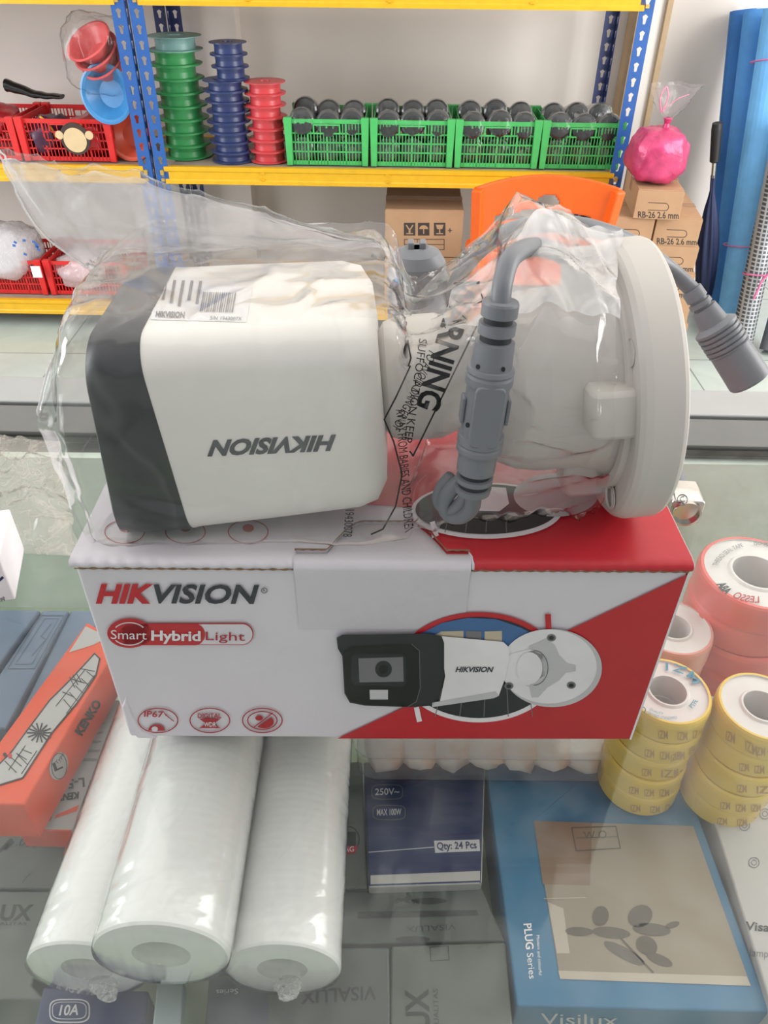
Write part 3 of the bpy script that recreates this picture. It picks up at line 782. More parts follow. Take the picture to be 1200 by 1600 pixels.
for k in range(3):
    t = at_y(*tops[k]); b = fl(*bots[k]); r, b_, t_ = leaning_roll('foam_roll', labs[k], 'foam roll', b + Vector((0, 0, .012)), t, Rs[k], foam if k == 2 else foam2 if k == 0 else mat('mid_blue_foam', S(78, 142, 206), .75), 'blue foam rolls')
    if k == 2:
        for f in (.30, .86):
            c = b_ + (t_ - b_) * f; q = (t_ - b_).to_track_quat('Z', 'Y').to_matrix(); mb = MB()
            mb.tube([c + q @ Vector((.0895 * math.cos(a * PI / 10), .0895 * math.sin(a * PI / 10), 0)) for a in range(20)], .0022, mat('raffia_pink', S(220, 110, 160), .6), 6, 1, True)
            part('raffia_tie', mb, r, 'pink raffia')
def mesh_mat():
    m = bpy.data.materials.new('welded_mesh'); m.use_nodes = True; N = m.node_tree.nodes; L = m.node_tree.links; b = N['Principled BSDF']
    tc = N.new('ShaderNodeTexCoord'); wv = []
    for ax_ in ('Z', 'X'):
        wt = N.new('ShaderNodeTexWave'); wt.bands_direction = ax_; wt.inputs['Scale'].default_value = 22; L.new(tc.outputs['Object'], wt.inputs['Vector']); wv.append(wt)
    mx = N.new('ShaderNodeMath'); mx.operation = 'MAXIMUM'; L.new(wv[0].outputs['Fac'], mx.inputs[0]); L.new(wv[1].outputs['Fac'], mx.inputs[1])
    cr = N.new('ShaderNodeValToRGB'); cr.color_ramp.elements[0].position = .6; cr.color_ramp.elements[0].color = (*S(70, 74, 80), 1); cr.color_ramp.elements[1].position = .85; cr.color_ramp.elements[1].color = (*S(166, 168, 172), 1)
    L.new(mx.outputs[0], cr.inputs[0]); L.new(cr.outputs[0], b.inputs['Base Color']); b.inputs['Roughness'].default_value = .45; b.inputs['Metallic'].default_value = .2
    return m
wm = mesh_mat()
r, b_, t_ = leaning_roll('wire_mesh_roll', 'grey wire mesh roll with pink raffia leaning before the foam rolls', 'mesh roll', fl(1156, 547) + Vector((0, 0, .012)), at_y(1232, 190, 2.98), .045, wm, 'grey wire mesh rolls')
c = b_ + (t_ - b_) * .35; q = (t_ - b_).to_track_quat('Z', 'Y').to_matrix(); mb = MB()
mb.tube([c + q @ Vector((.048 * math.cos(a * PI / 10), .048 * math.sin(a * PI / 10), 0)) for a in range(20)], .003, MATS['raffia_pink'], 6, 1, True)
c = c + Vector((0, -.06, 0)); mb.tube([c, c + Vector((.02, -.01, .04)), c + Vector((.035, -.01, .06))], .004, MATS['raffia_pink']); mb.tube([c, c + Vector((-.01, -.01, -.04)), c + Vector((-.015, -.01, -.07))], .004, MATS['raffia_pink'])
part('raffia_tie', mb, r, 'bright pink raffia knot')
leaning_roll('wire_mesh_roll', 'second grey wire mesh roll, cut off by the right edge', 'mesh roll', fl(1204, 552) + Vector((0, 0, .012)), at_y(1290, 250, 2.98), .045, mat('dark_mesh', S(96, 100, 106), .5, .2, bump=.9, bscale=120), 'grey wire mesh rolls')
# umbrella
ub = fl(1096, 505); ut = at_y(1121, 192, 3.0)
um = thing('umbrella', 'folded navy umbrella with a black grip leaning by the cartons', 'umbrella', (ub.x, ub.y, 0))
ub = Vector((ub.x, ub.y, .01)); axu = (ut - ub); Lu = axu.length; navyc = mat('navy_umbrella_cloth', S(34, 46, 84), .6, bump=.6, bscale=30); gripm = mat('black_grip', S(24, 24, 28), .5)
mb = MB(); mb.lathe([(1e-3, Lu - .001), (.017, Lu), (.019, Lu - .02), (.017, Lu - .13), (.012, Lu - .135)], gripm, ub, axu, 18); part('grip', mb, um)
mb = MB(); mb.lathe([(.008, Lu - .19), (.008, Lu - .13)], chrome_m, ub, axu, 12); part('shaft', mb, um, 'bright metal shaft')
q = axu.to_track_quat('Z', 'Y').to_matrix(); rows = []
for i in range(20):
    t = i / 19; row = []
    for j in range(32):
        a = 2 * PI * j / 32; rad = (.008 + .030 * math.sin(PI * min(1, t * 1.1 + .05)) ** .7) * (1 + .18 * math.cos(8 * a + t * 3)); row.append(ub + q @ Vector((rad * math.cos(a), rad * math.sin(a), .06 + t * (Lu - .24))))
    rows.append(row)
mb = MB(); mb.grid(rows, navyc, closed_v=True); part('canopy', mb, um)
mb = MB(); mb.lathe([(1e-3, 0), (.004, .002), (.005, .07)], chrome_m, ub, axu, 10); part('ferrule', mb, um)

# ------------------------------------------------------------------ display counter
GZ = 1.005; TB = .895; SH = .82
ye = .538
cn = thing('display_counter', 'glass topped aluminium display counter in the foreground', 'counter', (0.05, 0.2, 0))
X0, X1, Y0 = -1.1, 1.2, -.12
mb = MB(); mb.box(((X0 + X1) / 2, (Y0 + ye) / 2, GZ - .003), (X1 - X0, ye - Y0, .006), glass_m); part('glass_top', mb, cn, 'clear greenish glass top')
M = Matrix.Rotation(YW, 3, 'Z')
def rail(name, y0, y1, z0, z1, m):
    mb = MB(); mb.box(((X0 + X1) / 2, (y0 + y1) / 2, (z0 + z1) / 2), (X1 - X0, y1 - y0, z1 - z0), m); 
    c = Vector((0, (y0 + y1) / 2, 0)); mb.v = [c + M @ (v - c) for v in mb.v]; return part(name, mb, cn, bevel=.002)
rail('frame_rail', ye + .0, ye + .044, .93, 1.006, alug_m); rail('rubber_seal', ye + .044, ye + .050, .93, 1.002, dkgap_m)
rail('frame_rail', ye + .050, ye + .096, .93, 1.006, alu_m); rail('rubber_seal', ye - .004, ye + .001, .998, 1.0065, dkgap_m)
mb = MB(); mb.box(((X0 + X1) / 2, Y0 - .015, .97), (X1 - X0 + .04, .03, .08), alu_m); part('frame_rail', mb, cn, bevel=.002)
for x in (X0 - .01, X1 + .01):
    mb = MB(); mb.box((x, (Y0 + ye) / 2, .97), (.02, ye - Y0, .08), alu_m); part('frame_rail', mb, cn, bevel=.002)
mb = MB(); mb.box(((X0 + X1) / 2, (Y0 + ye) / 2, SH - .004), (X1 - X0, ye - Y0, .008), green_shelf_m); part('inner_shelf', mb, cn)
mb = MB(); mb.box(((X0 + X1) / 2, ye - .010, .497), (X1 - X0, .008, .994), mat('pale_mint_back_panel', S(226, 238, 228), .5)); part('back_panel', mb, cn)
mb = MB(); mb.box(((X0 + X1) / 2, Y0 - .01, .46), (X1 - X0, .008, .92), glass_m); part('front_glass', mb, cn)
for x in (X0, X1):
    mb = MB(); mb.box((x, (Y0 + ye) / 2, .46), (.012, ye - Y0, .92), alug_m); part('side_panel', mb, cn)
mb = MB(); mb.box(((X0 + X1) / 2, (Y0 + ye) / 2, .05), (X1 - X0, ye - Y0 - .02, .1), alug_m); part('plinth', mb, cn)

# ------------------------------------------------------------------ goods under the glass
def flat_box(name, label, quad, ztop, th, m, side_m=None, cat='box', grp=None, bevel=.0012):
    """box whose top face corners are seen at quad (px), lying at height ztop"""
    P = [at_z(x, y, ztop) for x, y in quad]
    c = sum(P, Vector()) / len(P); c.z = ztop - th
    r = thing(name, label, cat, c, 0, grp); mb = MB()
    lo = [Vector((p.x, p.y, ztop - th)) for p in P]; n = len(P)
    # make counter-clockwise seen from above
    ar = sum(P[i].x * P[(i + 1) % n].y - P[(i + 1) % n].x * P[i].y for i in range(n))
    if ar < 0: P.reverse(); lo.reverse()
    mb.add(P + lo, [tuple(range(n))], m); mb.add(P + lo, [tuple(reversed(range(n, 2 * n)))] + [(i, n + i, n + (i + 1) % n, (i + 1) % n) for i in range(n)], side_m or m)
    vs = []; remap = {}; 
    mb.v = P + lo; mb.f = [f if k == 0 else [i % (2 * n) for i in f] for k, f in enumerate(mb.f)]
    part('carton_body', mb, r, bevel=bevel)
    return r, mb
cb = mat('pale_blue_card', S(50, 112, 150), .45); cdb = mat('mid_blue_card', S(52, 96, 140), .45); cnavy = mat('navy_card', S(34, 48, 90), .45)
cgrey = mat('grey_green_card', S(94, 100, 95), .5, var=.05); cgrey2 = mat('dim_grey_card', S(78, 84, 80), .5, var=.05); cwhite = mat('off_white_card', S(180, 178, 176), .5, var=.03)
photo_m = mat('photo_beige', S(146, 134, 118), .45, var=.06, vscale=12); photo_d = mat('photo_taupe', S(92, 84, 74), .45); photo_l = mat('photo_pale', S(180, 170, 156), .45); photo_br = mat('photo_brown', S(132, 110, 94), .45)
dgi = mat('dim_ink', S(42, 46, 44), .5)
# blue plug box
r, A = flat_box('product_box', 'blue box with a plant photograph printed on its lid, under the glass', [(756, 1170), (1056, 1180), (1205, 1582), (808, 1572)], TB, .05, cb)
art = Art([A])
art.poly([(834, 1283), (1083, 1291), (1173, 1541), (875, 1530)], photo_m, 1)
art.poly([(834, 1283), (925, 1286), (922, 1384), (848, 1382)], photo_br, 2)
art.line([(893, 1294), (962, 1292), (969, 1326), (900, 1330)], 2, photo_d, 3, True); art.line([(900, 1310), (966, 1308)], 1.2, photo_d, 3)
art.text('W O', (912, 1312), (948, 1310), (911, 1300), photo_d, 4)
art.poly([(856, 1410), (880, 1420), (890, 1490), (870, 1490)], photo_l, 2); art.line([(850, 1405), (915, 1403)], 1.5, photo_l, 3)
for cx, cy, rx, ry, ro in ((938, 1432, 13, 16, .2), (1000, 1432, 20, 17, -.5), (1018, 1453, 30, 10, .1), (955, 1458, 30, 9, .1), (1010, 1478, 18, 14, .6), (975, 1490, 36, 9, .5), (1030, 1500, 22, 8, .4), (905, 1456, 22, 7, .05), (1050, 1446, 12, 5, -.3)):
    art.ell(cx, cy, rx, ry, photo_d, 3, 20, rot=ro)
art.line([(960, 1456), (1020, 1520)], 3, photo_d, 3)
art.poly([(872, 1517), (1166, 1526), (1173, 1541), (875, 1530)], photo_l, 2)
art.text('PLUG', (818, 1444), (822, 1484), (830, 1443), wh_ink, 2, bold=.02); art.text('Series', (823, 1490), (827, 1530), (833, 1489), wh_ink, 2)
art.text('Modern and colourful', (838, 1462), (842, 1524), (843, 1462), wh_ink, 2)
art.poly([(756, 1172), (955, 1178), (900, 1283), (834, 1283), (790, 1283), (768, 1283)], cb, 0)
art.text('Visilux', (845, 1600), (965, 1602), (845, 1582), lg_ink, 1)
art.done('printed_lid', r)
# navy bulb box
r, A = flat_box('product_box', 'navy carton marked Qty 24 Pcs with voltage labels, under the glass', [(568, 1190), (758, 1190), (753, 1380), (576, 1386)], TB, .05, cnavy, cwhite)
art = Art([A])
art.poly([(579, 1368), (750, 1361), (750, 1376), (579, 1382)], cwhite, 0)
for (cx, cy, w_, h_, t) in ((605, 1238, 25, 12, '250V~'), (608, 1270, 26, 12, 'MAX 100W')):
    for k, mm in ((0, cgrey), (1.5, cnavy)):
        pts = []
        for i in range(24):
            a = 2 * PI * i / 24; pts.append((cx + math.copysign(abs(math.cos(a)) ** .45, math.cos(a)) * (w_ - k), cy + math.copysign(abs(math.sin(a)) ** .6, math.sin(a)) * (h_ - k)))
        art.poly(pts, mm, 1 + (k > 0))
    art.text(t, (cx - 19, cy + 5), (cx + 19, cy + 4), (cx - 19, cy - 5), lg_ink, 4, bold=.015)
art.poly([(678, 1314), (749, 1312), (750, 1330), (680, 1333)], lg_ink, 1); art.text('Qty: 24 Pcs', (683, 1328), (745, 1326), (682, 1317), cnavy, 3, bold=.02)
art.line([(576, 1332), (678, 1324)], 1.2, lg_ink, 1)
art.done('printed_lid', r)
# grey cartons in the middle
r, A = flat_box('product_box', 'grey carton with a round stamp between the filters and navy carton', [(455, 1190), (566, 1190), (574, 1388), (445, 1392)], TB - .004, .05, cgrey)
art = Art([A]); art.arc(545, 1312, 16, 20, 0, 360, 2, dgi, 1); art.poly([(534, 1300), (556, 1300), (556, 1322), (534, 1322)], dgi, 1); art.poly([(526, 1324), (559, 1322), (555, 1334), (528, 1336)], redd_ink, 2); art.text('BAG', (533, 1333), (553, 1331), (533, 1325), wh_ink, 4); art.done('round_stamp', r)
r, A = flat_box('product_box', 'dim grey carton below the navy carton with a dark slot line', [(440, 1394), (752, 1386), (790, 1470), (425, 1478)], TB - .008, .05, cgrey2)
art = Art([A]); art.poly([(560, 1425), (745, 1422), (748, 1431), (558, 1436)], dgi, 1); art.ell(670, 1408, 28, 5, dgi, 1); art.poly([(648, 1388), (692, 1387), (692, 1400), (650, 1402)], dgi, 1); art.text('VISALUX', (712, 1444), (634, 1448), (712, 1453), dgi, 1); art.ell(645, 1468, 27, 5, dgi, 1); art.done('printed_lid', r)
r, A = flat_box('product_box', 'grey carton with upside down VISALUX lettering beside the filters', [(330, 1482), (608, 1480), (610, 1660), (315, 1660)], TB - .004, .05, cgrey2)
art = Art([A]); art.text('VISALUX', (588, 1541), (470, 1548), (588, 1562), dgi, 1, bold=.02); art.poly([(330, 1532), (418, 1530), (420, 1600), (322, 1602)], mat('dim_slate', S(70, 76, 86), .5), 0)
art.text('Series', (372, 1545), (338, 1547), (372, 1553), lg_ink, 1); art.done('printed_lid', r)
r, A = flat_box('product_box', 'grey carton with sideways LUX lettering next to the blue box', [(612, 1478), (790, 1472), (806, 1660), (610, 1660)], TB - .004, .05, mat('sage_grey_card', S(88, 95, 88), .5))
art = Art([A]); art.text('LUX', (672, 1630), (668, 1545), (637, 1631), dgi, 1, bold=.03); art.text('KUALITAS', (686, 1610), (684, 1545), (678, 1610), dgi, 1, bold=.01); art.line([(672, 1480), (700, 1478), (702, 1500), (673, 1502)], 1.5, dgi, 1, True); art.done('printed_lid', r)
# left side cartons
r, A = flat_box('product_box', 'grey carton lettered LUX at the left edge under the glass', [(-150, 1392), (92, 1392), (50, 1540), (70, 1562), (-190, 1565)], TB - .004, .05, cgrey)
art = Art([A]); art.text('LUX', (-18, 1438), (52, 1438), (-16, 1414), dgi, 1, bold=.035, shear=.15); art.text('KUALITAS', (-18, 1446), (42, 1446), (-18, 1441), dgi, 1, bold=.015); art.done('printed_lid', r)
r, A = flat_box('product_box', 'navy carton marked 10A at the lower left', [(68, 1542), (232, 1548), (222, 1680), (35, 1680)], TB - .003, .05, cnavy)
art = Art([A])
for k, mm in ((0, lg_ink), (2, cnavy), (5, lg_ink), (6.2, cnavy)):
    pts = []
    for i in range(28):
        a = 2 * PI * i / 28; pts.append((109 + math.copysign(abs(math.cos(a)) ** .5, math.cos(a)) * (32 - k), 1580 + math.copysign(abs(math.sin(a)) ** .6, math.sin(a)) * (19 - k)))
    art.poly(pts, mm, 1 + int(k))
art.text('10A', (93, 1588), (123, 1587), (95, 1572), lg_ink, 10, bold=.02, shear=.1); art.done('printed_lid', r)
r, A = flat_box('product_box', 'grey carton above the LUX carton with handwritten price', [(-140, 1290), (110, 1310), (92, 1388), (-150, 1388)], TB - .002, .05, cgrey2)
art = Art([A])
art.line([(0, 1330), (12, 1318), (18, 1312), (8, 1326), (20, 1316)], 5, blk_ink, 1); art.text('.000', (24, 1322), (60, 1326), (28, 1306), blk_ink, 1, shear=.3)
art.line([(100, 1366), (46, 1366), (36, 1378), (34, 1390)], 2, dgi, 1); art.done('printed_lid', r)
mb = MB(); P = [at_z(x, y, TB + .001) for x, y in ((252, 1545), (292, 1545), (285, 1660), (240, 1660))]
mb.prism(P, (0, 0, .012), mat('silver_blister', S(150, 165, 168), .3, .4)); single('blister_pack', mb, 'slim silvery blister pack between the left and middle filters', 'packet', bevel=.001)
# white box with QR corner (code itself left out)
r, A = flat_box('product_box', 'white carton with small heart motifs at the right edge', [(1084, 1180), (1330, 1180), (1420, 1620), (1220, 1620)], TB + .006, .06, cwhite)
art = Art([A]); 
for cx, cy in ((1163, 1290), (1178, 1348), (1195, 1272)): art.arc(cx, cy, 8, 8, 0, 360, 1.2, mid_ink, 1); art.arc(cx, cy, 4, 4, 0, 360, 1, mid_ink, 1)
art.text('Visalux', (1164, 1453), (1230, 1458), (1165, 1440), dgi, 1, bold=.02); art.text('lamp series', (1172, 1494), (1240, 1500), (1173, 1482), mid_ink, 1); art.done('printed_lid', r)

# blue-grey cases at left
slate = mat('slate_blue_plastic', S(104, 124, 150), .45, var=.05); sld = mat('slate_edge', S(80, 98, 122), .5)
for k, (q, l) in enumerate((([(-40, 952), (63, 952), (-10, 1050), (-90, 1050)], 'slate blue case tray at the far left under the glass'), ([(66, 953), (108, 953), (10, 1138), (-60, 1138)], 'slate blue case with an embossed panel at the left'), ([(110, 953), (160, 953), (75, 1150), (13, 1150)], 'narrow slate blue case beside the orange box'))):
    r, A = flat_box('storage_case', l, q, .935 - k * .003, .05, slate, sld, 'case', 'slate blue cases', bevel=.002)
    art = Art([A])
    if k == 1:
        art.line([(64, 962), (100, 962), (54, 1045), (12, 1045)], 1.5, sld, 1, True); art.line([(70, 967), (92, 967), (50, 1038), (24, 1038)], 1, sld, 1, True)
        art.line([(80, 975), (64, 995), (72, 1000), (50, 1025)], 2, sld, 1)
        art.done('embossed_panel', r)
# orange cutter boxes
korg = mat('orange_card', S(226, 78, 36), .4); 
r, A = flat_box('cutter_box', 'white and orange cutter refill box under the tilted orange one', [(130, 1090), (214, 1095), (124, 1298), (26, 1296)], .922, .02, cwhite, korg)
art = Art([A]); art.poly([(150, 1150), (190, 1080), (205, 1085), (165, 1180)], korg, 1)
for k in range(6): art.text('A versatile cutter perfect for heavywork', (150 - k * 0 + 6 - k * -3, 1186 - k * 14), (116 + k * 5, 1186 - k * 14), (150, 1192 - k * 14), dgi, 2)
art.text('L-500', (132, 1216), (84, 1222), (133, 1230), blk_ink, 3, bold=.03); art.text('KENKO', (124, 1238), (78, 1244), (125, 1248), blk_ink, 3, bold=.05, shear=.2)
art.poly([(34, 1268), (124, 1258), (120, 1268), (30, 1297)], korg, 2); art.ell(73, 1277, 8, 8, mat('dark_orange_hole', S(150, 40, 24), .5), 3)
art.done('printed_lid', r)
r, A = flat_box('cutter_box', 'orange cutter box printed with a knife drawing', [(136, 972), (188, 1002), (38, 1257), (-72, 1256)], .965, .034, korg, korg)
art = Art([A]); wk = cwhite
art.poly([(134, 979), (170, 996), (146, 1008), (108, 1020)], cwhite, 1)
knife = [(148, 1022), (156, 1030), (150, 1056), (120, 1100), (81, 1146), (36, 1216), (0, 1227), (-30, 1222), (-30, 1208), (0, 1194), (18, 1176), (42, 1143), (78, 1095), (114, 1059)]
art.poly(knife, cwhite, 2); art.line(knife, 2.2, blk_ink, 3, True)
for t in (.15, .3, .45): 
    art.line([(104 + 34 * t, 1062 - 22 * t), (112 + 34 * t, 1080 - 30 * t)], 1.4, blk_ink, 4)
art.line([(134, 1046), (88, 1104)], 1.2, blk_ink, 4); art.line([(148, 1056), (104, 1116)], 1.2, blk_ink, 4)
for q_ in range(5): art.line([(136 - q_ * 9, 1050 + q_ * 11), (148 - q_ * 9, 1060 + q_ * 12)], 1.2, blk_ink, 4)
art.line([(58, 1174), (34, 1210)], 1.2, blk_ink, 4); art.line([(40, 1166), (14, 1204)], 1.2, blk_ink, 4); art.line([(28, 1180), (44, 1196)], 1.2, blk_ink, 4)
for a in range(14): art.line([(62 + 6 * math.cos(a * PI / 7), 1146 + 5 * math.sin(a * PI / 7)), (62 + 19 * math.cos(a * PI / 7), 1146 + 15 * math.sin(a * PI / 7))], 2.4, blk_ink, 4)
art.ell(62, 1146, 5, 4, blk_ink, 5)
for k in range(4): art.line([(8 + k * 9, 1190 - k * 6), (26 + k * 8, 1208 - k * 10)], 1.3, blk_ink, 4)
art.line([(112, 1062), (132, 1068)], 1.4, blk_ink, 4); art.line([(98, 1082), (116, 1090)], 1.4, blk_ink, 4); art.line([(128, 1046), (148, 1050)], 1.4, blk_ink, 4)
art.text('KENKO', (126, 1150), (158, 1098), (115, 1144), blk_ink, 3, bold=.05, shear=.1)
art.ell(91, 1197, 14, 22, cwhite, 2, rot=.25); art.arc(91, 1197, 12, 20, 0, 360, 1, blk_ink, 4); art.text('L', (84, 1205), (97, 1199), (80, 1193), blk_ink, 4, bold=.03); art.text('Type', (88, 1195), (99, 1178), (84, 1191), blk_ink, 4)
art.ell(8, 1180, 3, 3, blk_ink, 5); art.ell(16, 1182, 3, 4, red_ink, 5)
art.done('printed_lid', r)
# white carton with blue print standing on the glass at the left edge
P0 = at_z(14, 975, GZ); 
wbx = thing('small_carton', 'corner of a white carton with blue print at the left edge', 'box', (P0.x - .068, P0.y + .03, GZ + .0005), .25)
mb = MB(); mb.box((0, 0, .0175), (.12, .05, .035), wh_ink); part('carton_body', mb, wbx, world=False, bevel=.001)
A = MB(); A.box((0, 0, .0175), (.12, .05, .035), wh_ink); Mw = rootmat(wbx); A.v = [Mw @ v for v in A.v]
art = Art([A]); art.text('000R', (-8, 945), (8, 938), (-8, 938), blk_ink, 1); art.line([(-10, 915), (4, 902)], 4, cnavy, 1); art.text('TA', (-4, 970), (8, 966), (-4, 962), blk_ink, 1); art.done('printed_side', wbx)

# clear food-style case under the carton
clear = film('clear_acrylic', (.92, .92, .93), body=.16, gloss=1.6, rough=.1, bump=.1, streak=.02)
pa_ = at_z(557, 1226, TB + .001); pb_ = at_z(958, 1222, TB + .001)
cc = thing('clear_case', 'shallow clear plastic case of white pieces just in front of the printed carton', 'case', ((pa_.x + pb_.x) / 2, pa_.y + .05, TB + .001))
W = pb_.x - pa_.x; cxm = (pa_.x + pb_.x) / 2; y0 = pa_.y
mb = MB(); mb.rbox((cxm, y0 + .055, TB + .016), (W, .11, .028), .012, clear); part('tray', mb, cc)
mb = MB(); mb.rbox((cxm, y0 + .055, TB + .035), (W + .004, .113, .008), .012, clear); part('lid', mb, cc)
sponge = mat('white_soft_pieces', S(226, 214, 200), .7, bump=.4, var=.08)
def spot():
    m = bpy.data.materials.new('white_orange_pieces'); m.use_nodes = True; N = m.node_tree.nodes; L = m.node_tree.links; b = N['Principled BSDF']
    tc = N.new('ShaderNodeTexCoord'); nz = N.new('ShaderNodeTexNoise'); nz.inputs['Scale'].default_value = 26; L.new(tc.outputs['Object'], nz.inputs['Vector'])
    cr = N.new('ShaderNodeValToRGB'); cr.color_ramp.elements[0].position = .5; cr.color_ramp.elements[0].color = (*S(228, 220, 210), 1); cr.color_ramp.elements[1].position = .66; cr.color_ramp.elements[1].color = (*S(214, 150, 96), 1)
    L.new(nz.outputs['Fac'], cr.inputs[0]); L.new(cr.outputs[0], b.inputs['Base Color']); b.inputs['Roughness'].default_value = .7; return m
spm = spot()
for k in range(7):
    xk = pa_.x + .020 + k * (W - .040) / 6
    single('white_piece', lump((xk, y0 + .052, TB + .017), (.034, .100, .024), spm, k + 20, .10, 20), f'soft white and orange piece, {("first","second","third","fourth","fifth","sixth","seventh")[k]} from left in the clear case', 'piece', 'white pieces in the clear case')

# ------------------------------------------------------------------ thread seal tapes under the glass
spool_w = mat('white_spool_plastic', S(226, 222, 220), .4)
def tape_proto(R, h, m, mrim):
    r = thing('seal_tape', '', 'tape', (0, 0, 0))
    mb = MB(); mb.lathe([(R * .9, 0), (R * .97, .0006), (R, .002), (R, h - .004), (R * .985, h - .0015), (R * .955, h), (R * .90, h)], m, n=48)
    part('outer_case', mb, r, world=False)
    mb = MB(); mb.lathe([(R * .42, 0), (R * .9, 0)], spool_w, n=48); mb.lathe([(R * .90, h), (R * .90, h - .0014), (R * .50, h - .0014), (R * .46, h), (R * .42, h), (R * .42, 0)], spool_w, n=48)
    part('spool_core', mb, r, world=False)
    return r
yt = mat('yellow_tape_case', S(232, 196, 70), .35, var=.05, coat=.4); rt = mat('red_tape_case', S(226, 96, 88), .35, var=.04, coat=.5); rt2 = mat('pink_tape_case', S(222, 150, 140), .4, coat=.4)
tblue = mat('teal_ink', S(66, 140, 170), .5); tbrown = mat('tan_ink', S(190, 146, 74), .5)
def tape_stack(cpx, cpy, Rpx, n, h, m, lab, grp, jit=.0015, base=TB + .002, bodytext=None, ring=None):
    ztop = base + n * h; c = at_z(cpx, cpy, ztop); e = at_z(cpx + Rpx, cpy, ztop); R = (e - c).length
    p = tape_proto(R, h, m, m); objs = []
    for k in range(n):
        o = p if k == 0 else copy_tree(p)
        jx, jy = (0, 0) if k == n - 1 else (random.uniform(-jit, jit), random.uniform(-jit, jit))
        o.location = (c.x + jx, c.y + jy, base + k * h); o.rotation_euler = (0, 0, 0 if k == n - 1 else random.uniform(0, 6))
        o['label'] = lab.format(ORD[n - 1 - k]); o['category'] = 'tape'; o['group'] = grp
        A = MB(); A.lathe([(R, 0), (R, h)], m, o.location, (0, 0, 1), 48)
        T = MB(); T.lathe([(R * .42, h), (R, h)], m, o.location, (0, 0, 1), 48)
        if k < n - 1 or bodytext:
            a2 = Art([A]); 
            f = scr(Vector(o.location) + Vector((0, -R, h * .30))); g = scr(Vector(o.location) + Vector((0, -R, h * .72)))
            hh = g[1] - f[1]
            if bodytext:
                for dx in ((-.55, -.2, .15, .5) if k % 2 else (-.4, .05, .4)):
                    x_ = f[0] + dx * Rpx; w_ = Rpx * (.5 if (k == n - 3 and dx > 0) else .22)
                    q_ = .10 * dx * Rpx; yy_ = -Rpx * .42 * (1 - math.sqrt(1 - dx * dx))
                    a2.text(bodytext, (x_, f[1] + yy_), (x_ + w_, f[1] + yy_ - q_ * .3), (x_, g[1] + yy_), tbrown, 1, bold=.01)
                a2.done('case_print', o)
        if k == n - 1 and ring:
            a3 = Art([T]); e1 = scr(c + Vector((0, R, 0))); e2 = scr(c + Vector((0, -R, 0))); ry = (e2[1] - e1[1]) / 2
            ring(a3, cpx, (e1[1] + e2[1]) / 2, Rpx, ry); a3.done('ring_print', o)
    return c, R
def ring_izm(a, cx, cy, rx, ry):
    a.text('IZM', None, None, None, tblue, 2, bold=.01, spacing=1.3, arc=(cx, cy, rx * .60, ry * .60, -95, -20, .36))
    a.text('QUALITY', None, None, None, tblue, 1, arc=(cx, cy, rx * .70, ry * .70, 130, 100, -.1)); a.text('CERTIFIED STANDARD', None, None, None, tblue, 1, arc=(cx, cy, rx * .82, ry * .82, 130, 75, -.1))
    a.arc(cx - rx * .62, cy + ry * .55, 6, 5, 0, 360, 1.4, tblue, 1); a.text('PTFE', None, None, None, tblue, 1, bold=.02, arc=(cx, cy, rx * .75, ry * .75, 42, 22, -.15))
def ring_lesso(a, cx, cy, rx, ry):
    a.text('LESSO', None, None, None, redd_ink, 1, bold=.02, arc=(cx, cy, rx * .76, ry * .76, 88, 128, -.22))
    a.text('ABA', None, None, None, dk_ink, 1, bold=.05, arc=(cx, cy, rx * .78, ry * .78, 136, 160, -.2))
    a.text('THREAD SEAL TAPE', None, None, None, mid_ink, 1, arc=(cx, cy, rx * .74, ry * .74, 195, 250, .14)); a.text('ISO 9001', None, None, None, mid_ink, 1, arc=(cx, cy, rx * .74, ry * .74, 265, 290, .12))
tape_stack(1044, 1078, 67, 5, .0185, yt, 'yellow seal tape, {} in the stack beside the printed carton', 'yellow seal tapes under the glass', bodytext='IZM', ring=ring_izm)
tape_stack(1192, 1102, 68, 5, .0185, yt, 'yellow seal tape, {} in the stack at the right edge', 'yellow seal tapes under the glass', bodytext='IZM')
tape_stack(1184, 893, 88, 4, .0235, rt, 'red seal tape, {} in the stack at the right edge', 'red seal tapes under the glass', ring=ring_lesso, bodytext=None)
tape_stack(1052, 978, 62, 3, .0215, rt2, 'pink seal tape, {} in the stack partly behind the printed carton', 'pink seal tapes under the glass', bodytext=None)

# ------------------------------------------------------------------ water filter cartridges
def fib():
    m = bpy.data.materials.new('spun_fibre'); m.use_nodes = True; N = m.node_tree.nodes; L = m.node_tree.links; b = N['Principled BSDF']
    b.inputs['Base Color'].default_value = (*S(244, 244, 243), 1); b.inputs['Roughness'].default_value = .6; b.inputs['Coat Weight'].default_value = .35; b.inputs['Coat Roughness'].default_value = .25
    tc = N.new('ShaderNodeTexCoord'); wv = N.new('ShaderNodeTexWave'); wv.bands_direction = 'Y'; wv.inputs['Scale'].default_value = 70; wv.inputs['Distortion'].default_value = 1.5; wv.inputs['Detail'].default_value = 2
    L.new(tc.outputs['Object'], wv.inputs['Vector']); bp = N.new('ShaderNodeBump'); bp.inputs['Strength'].default_value = .12; bp.inputs['Distance'].default_value = .001; L.new(wv.outputs['Fac'], bp.inputs['Height']); L.new(bp.outputs['Normal'], b.inputs['Normal'])
    return m
fibm = fib(); wrapf = film('filter_wrap', body=.03, gloss=2.2, rough=.15, bump=.5, bscale=22, streak=.03)
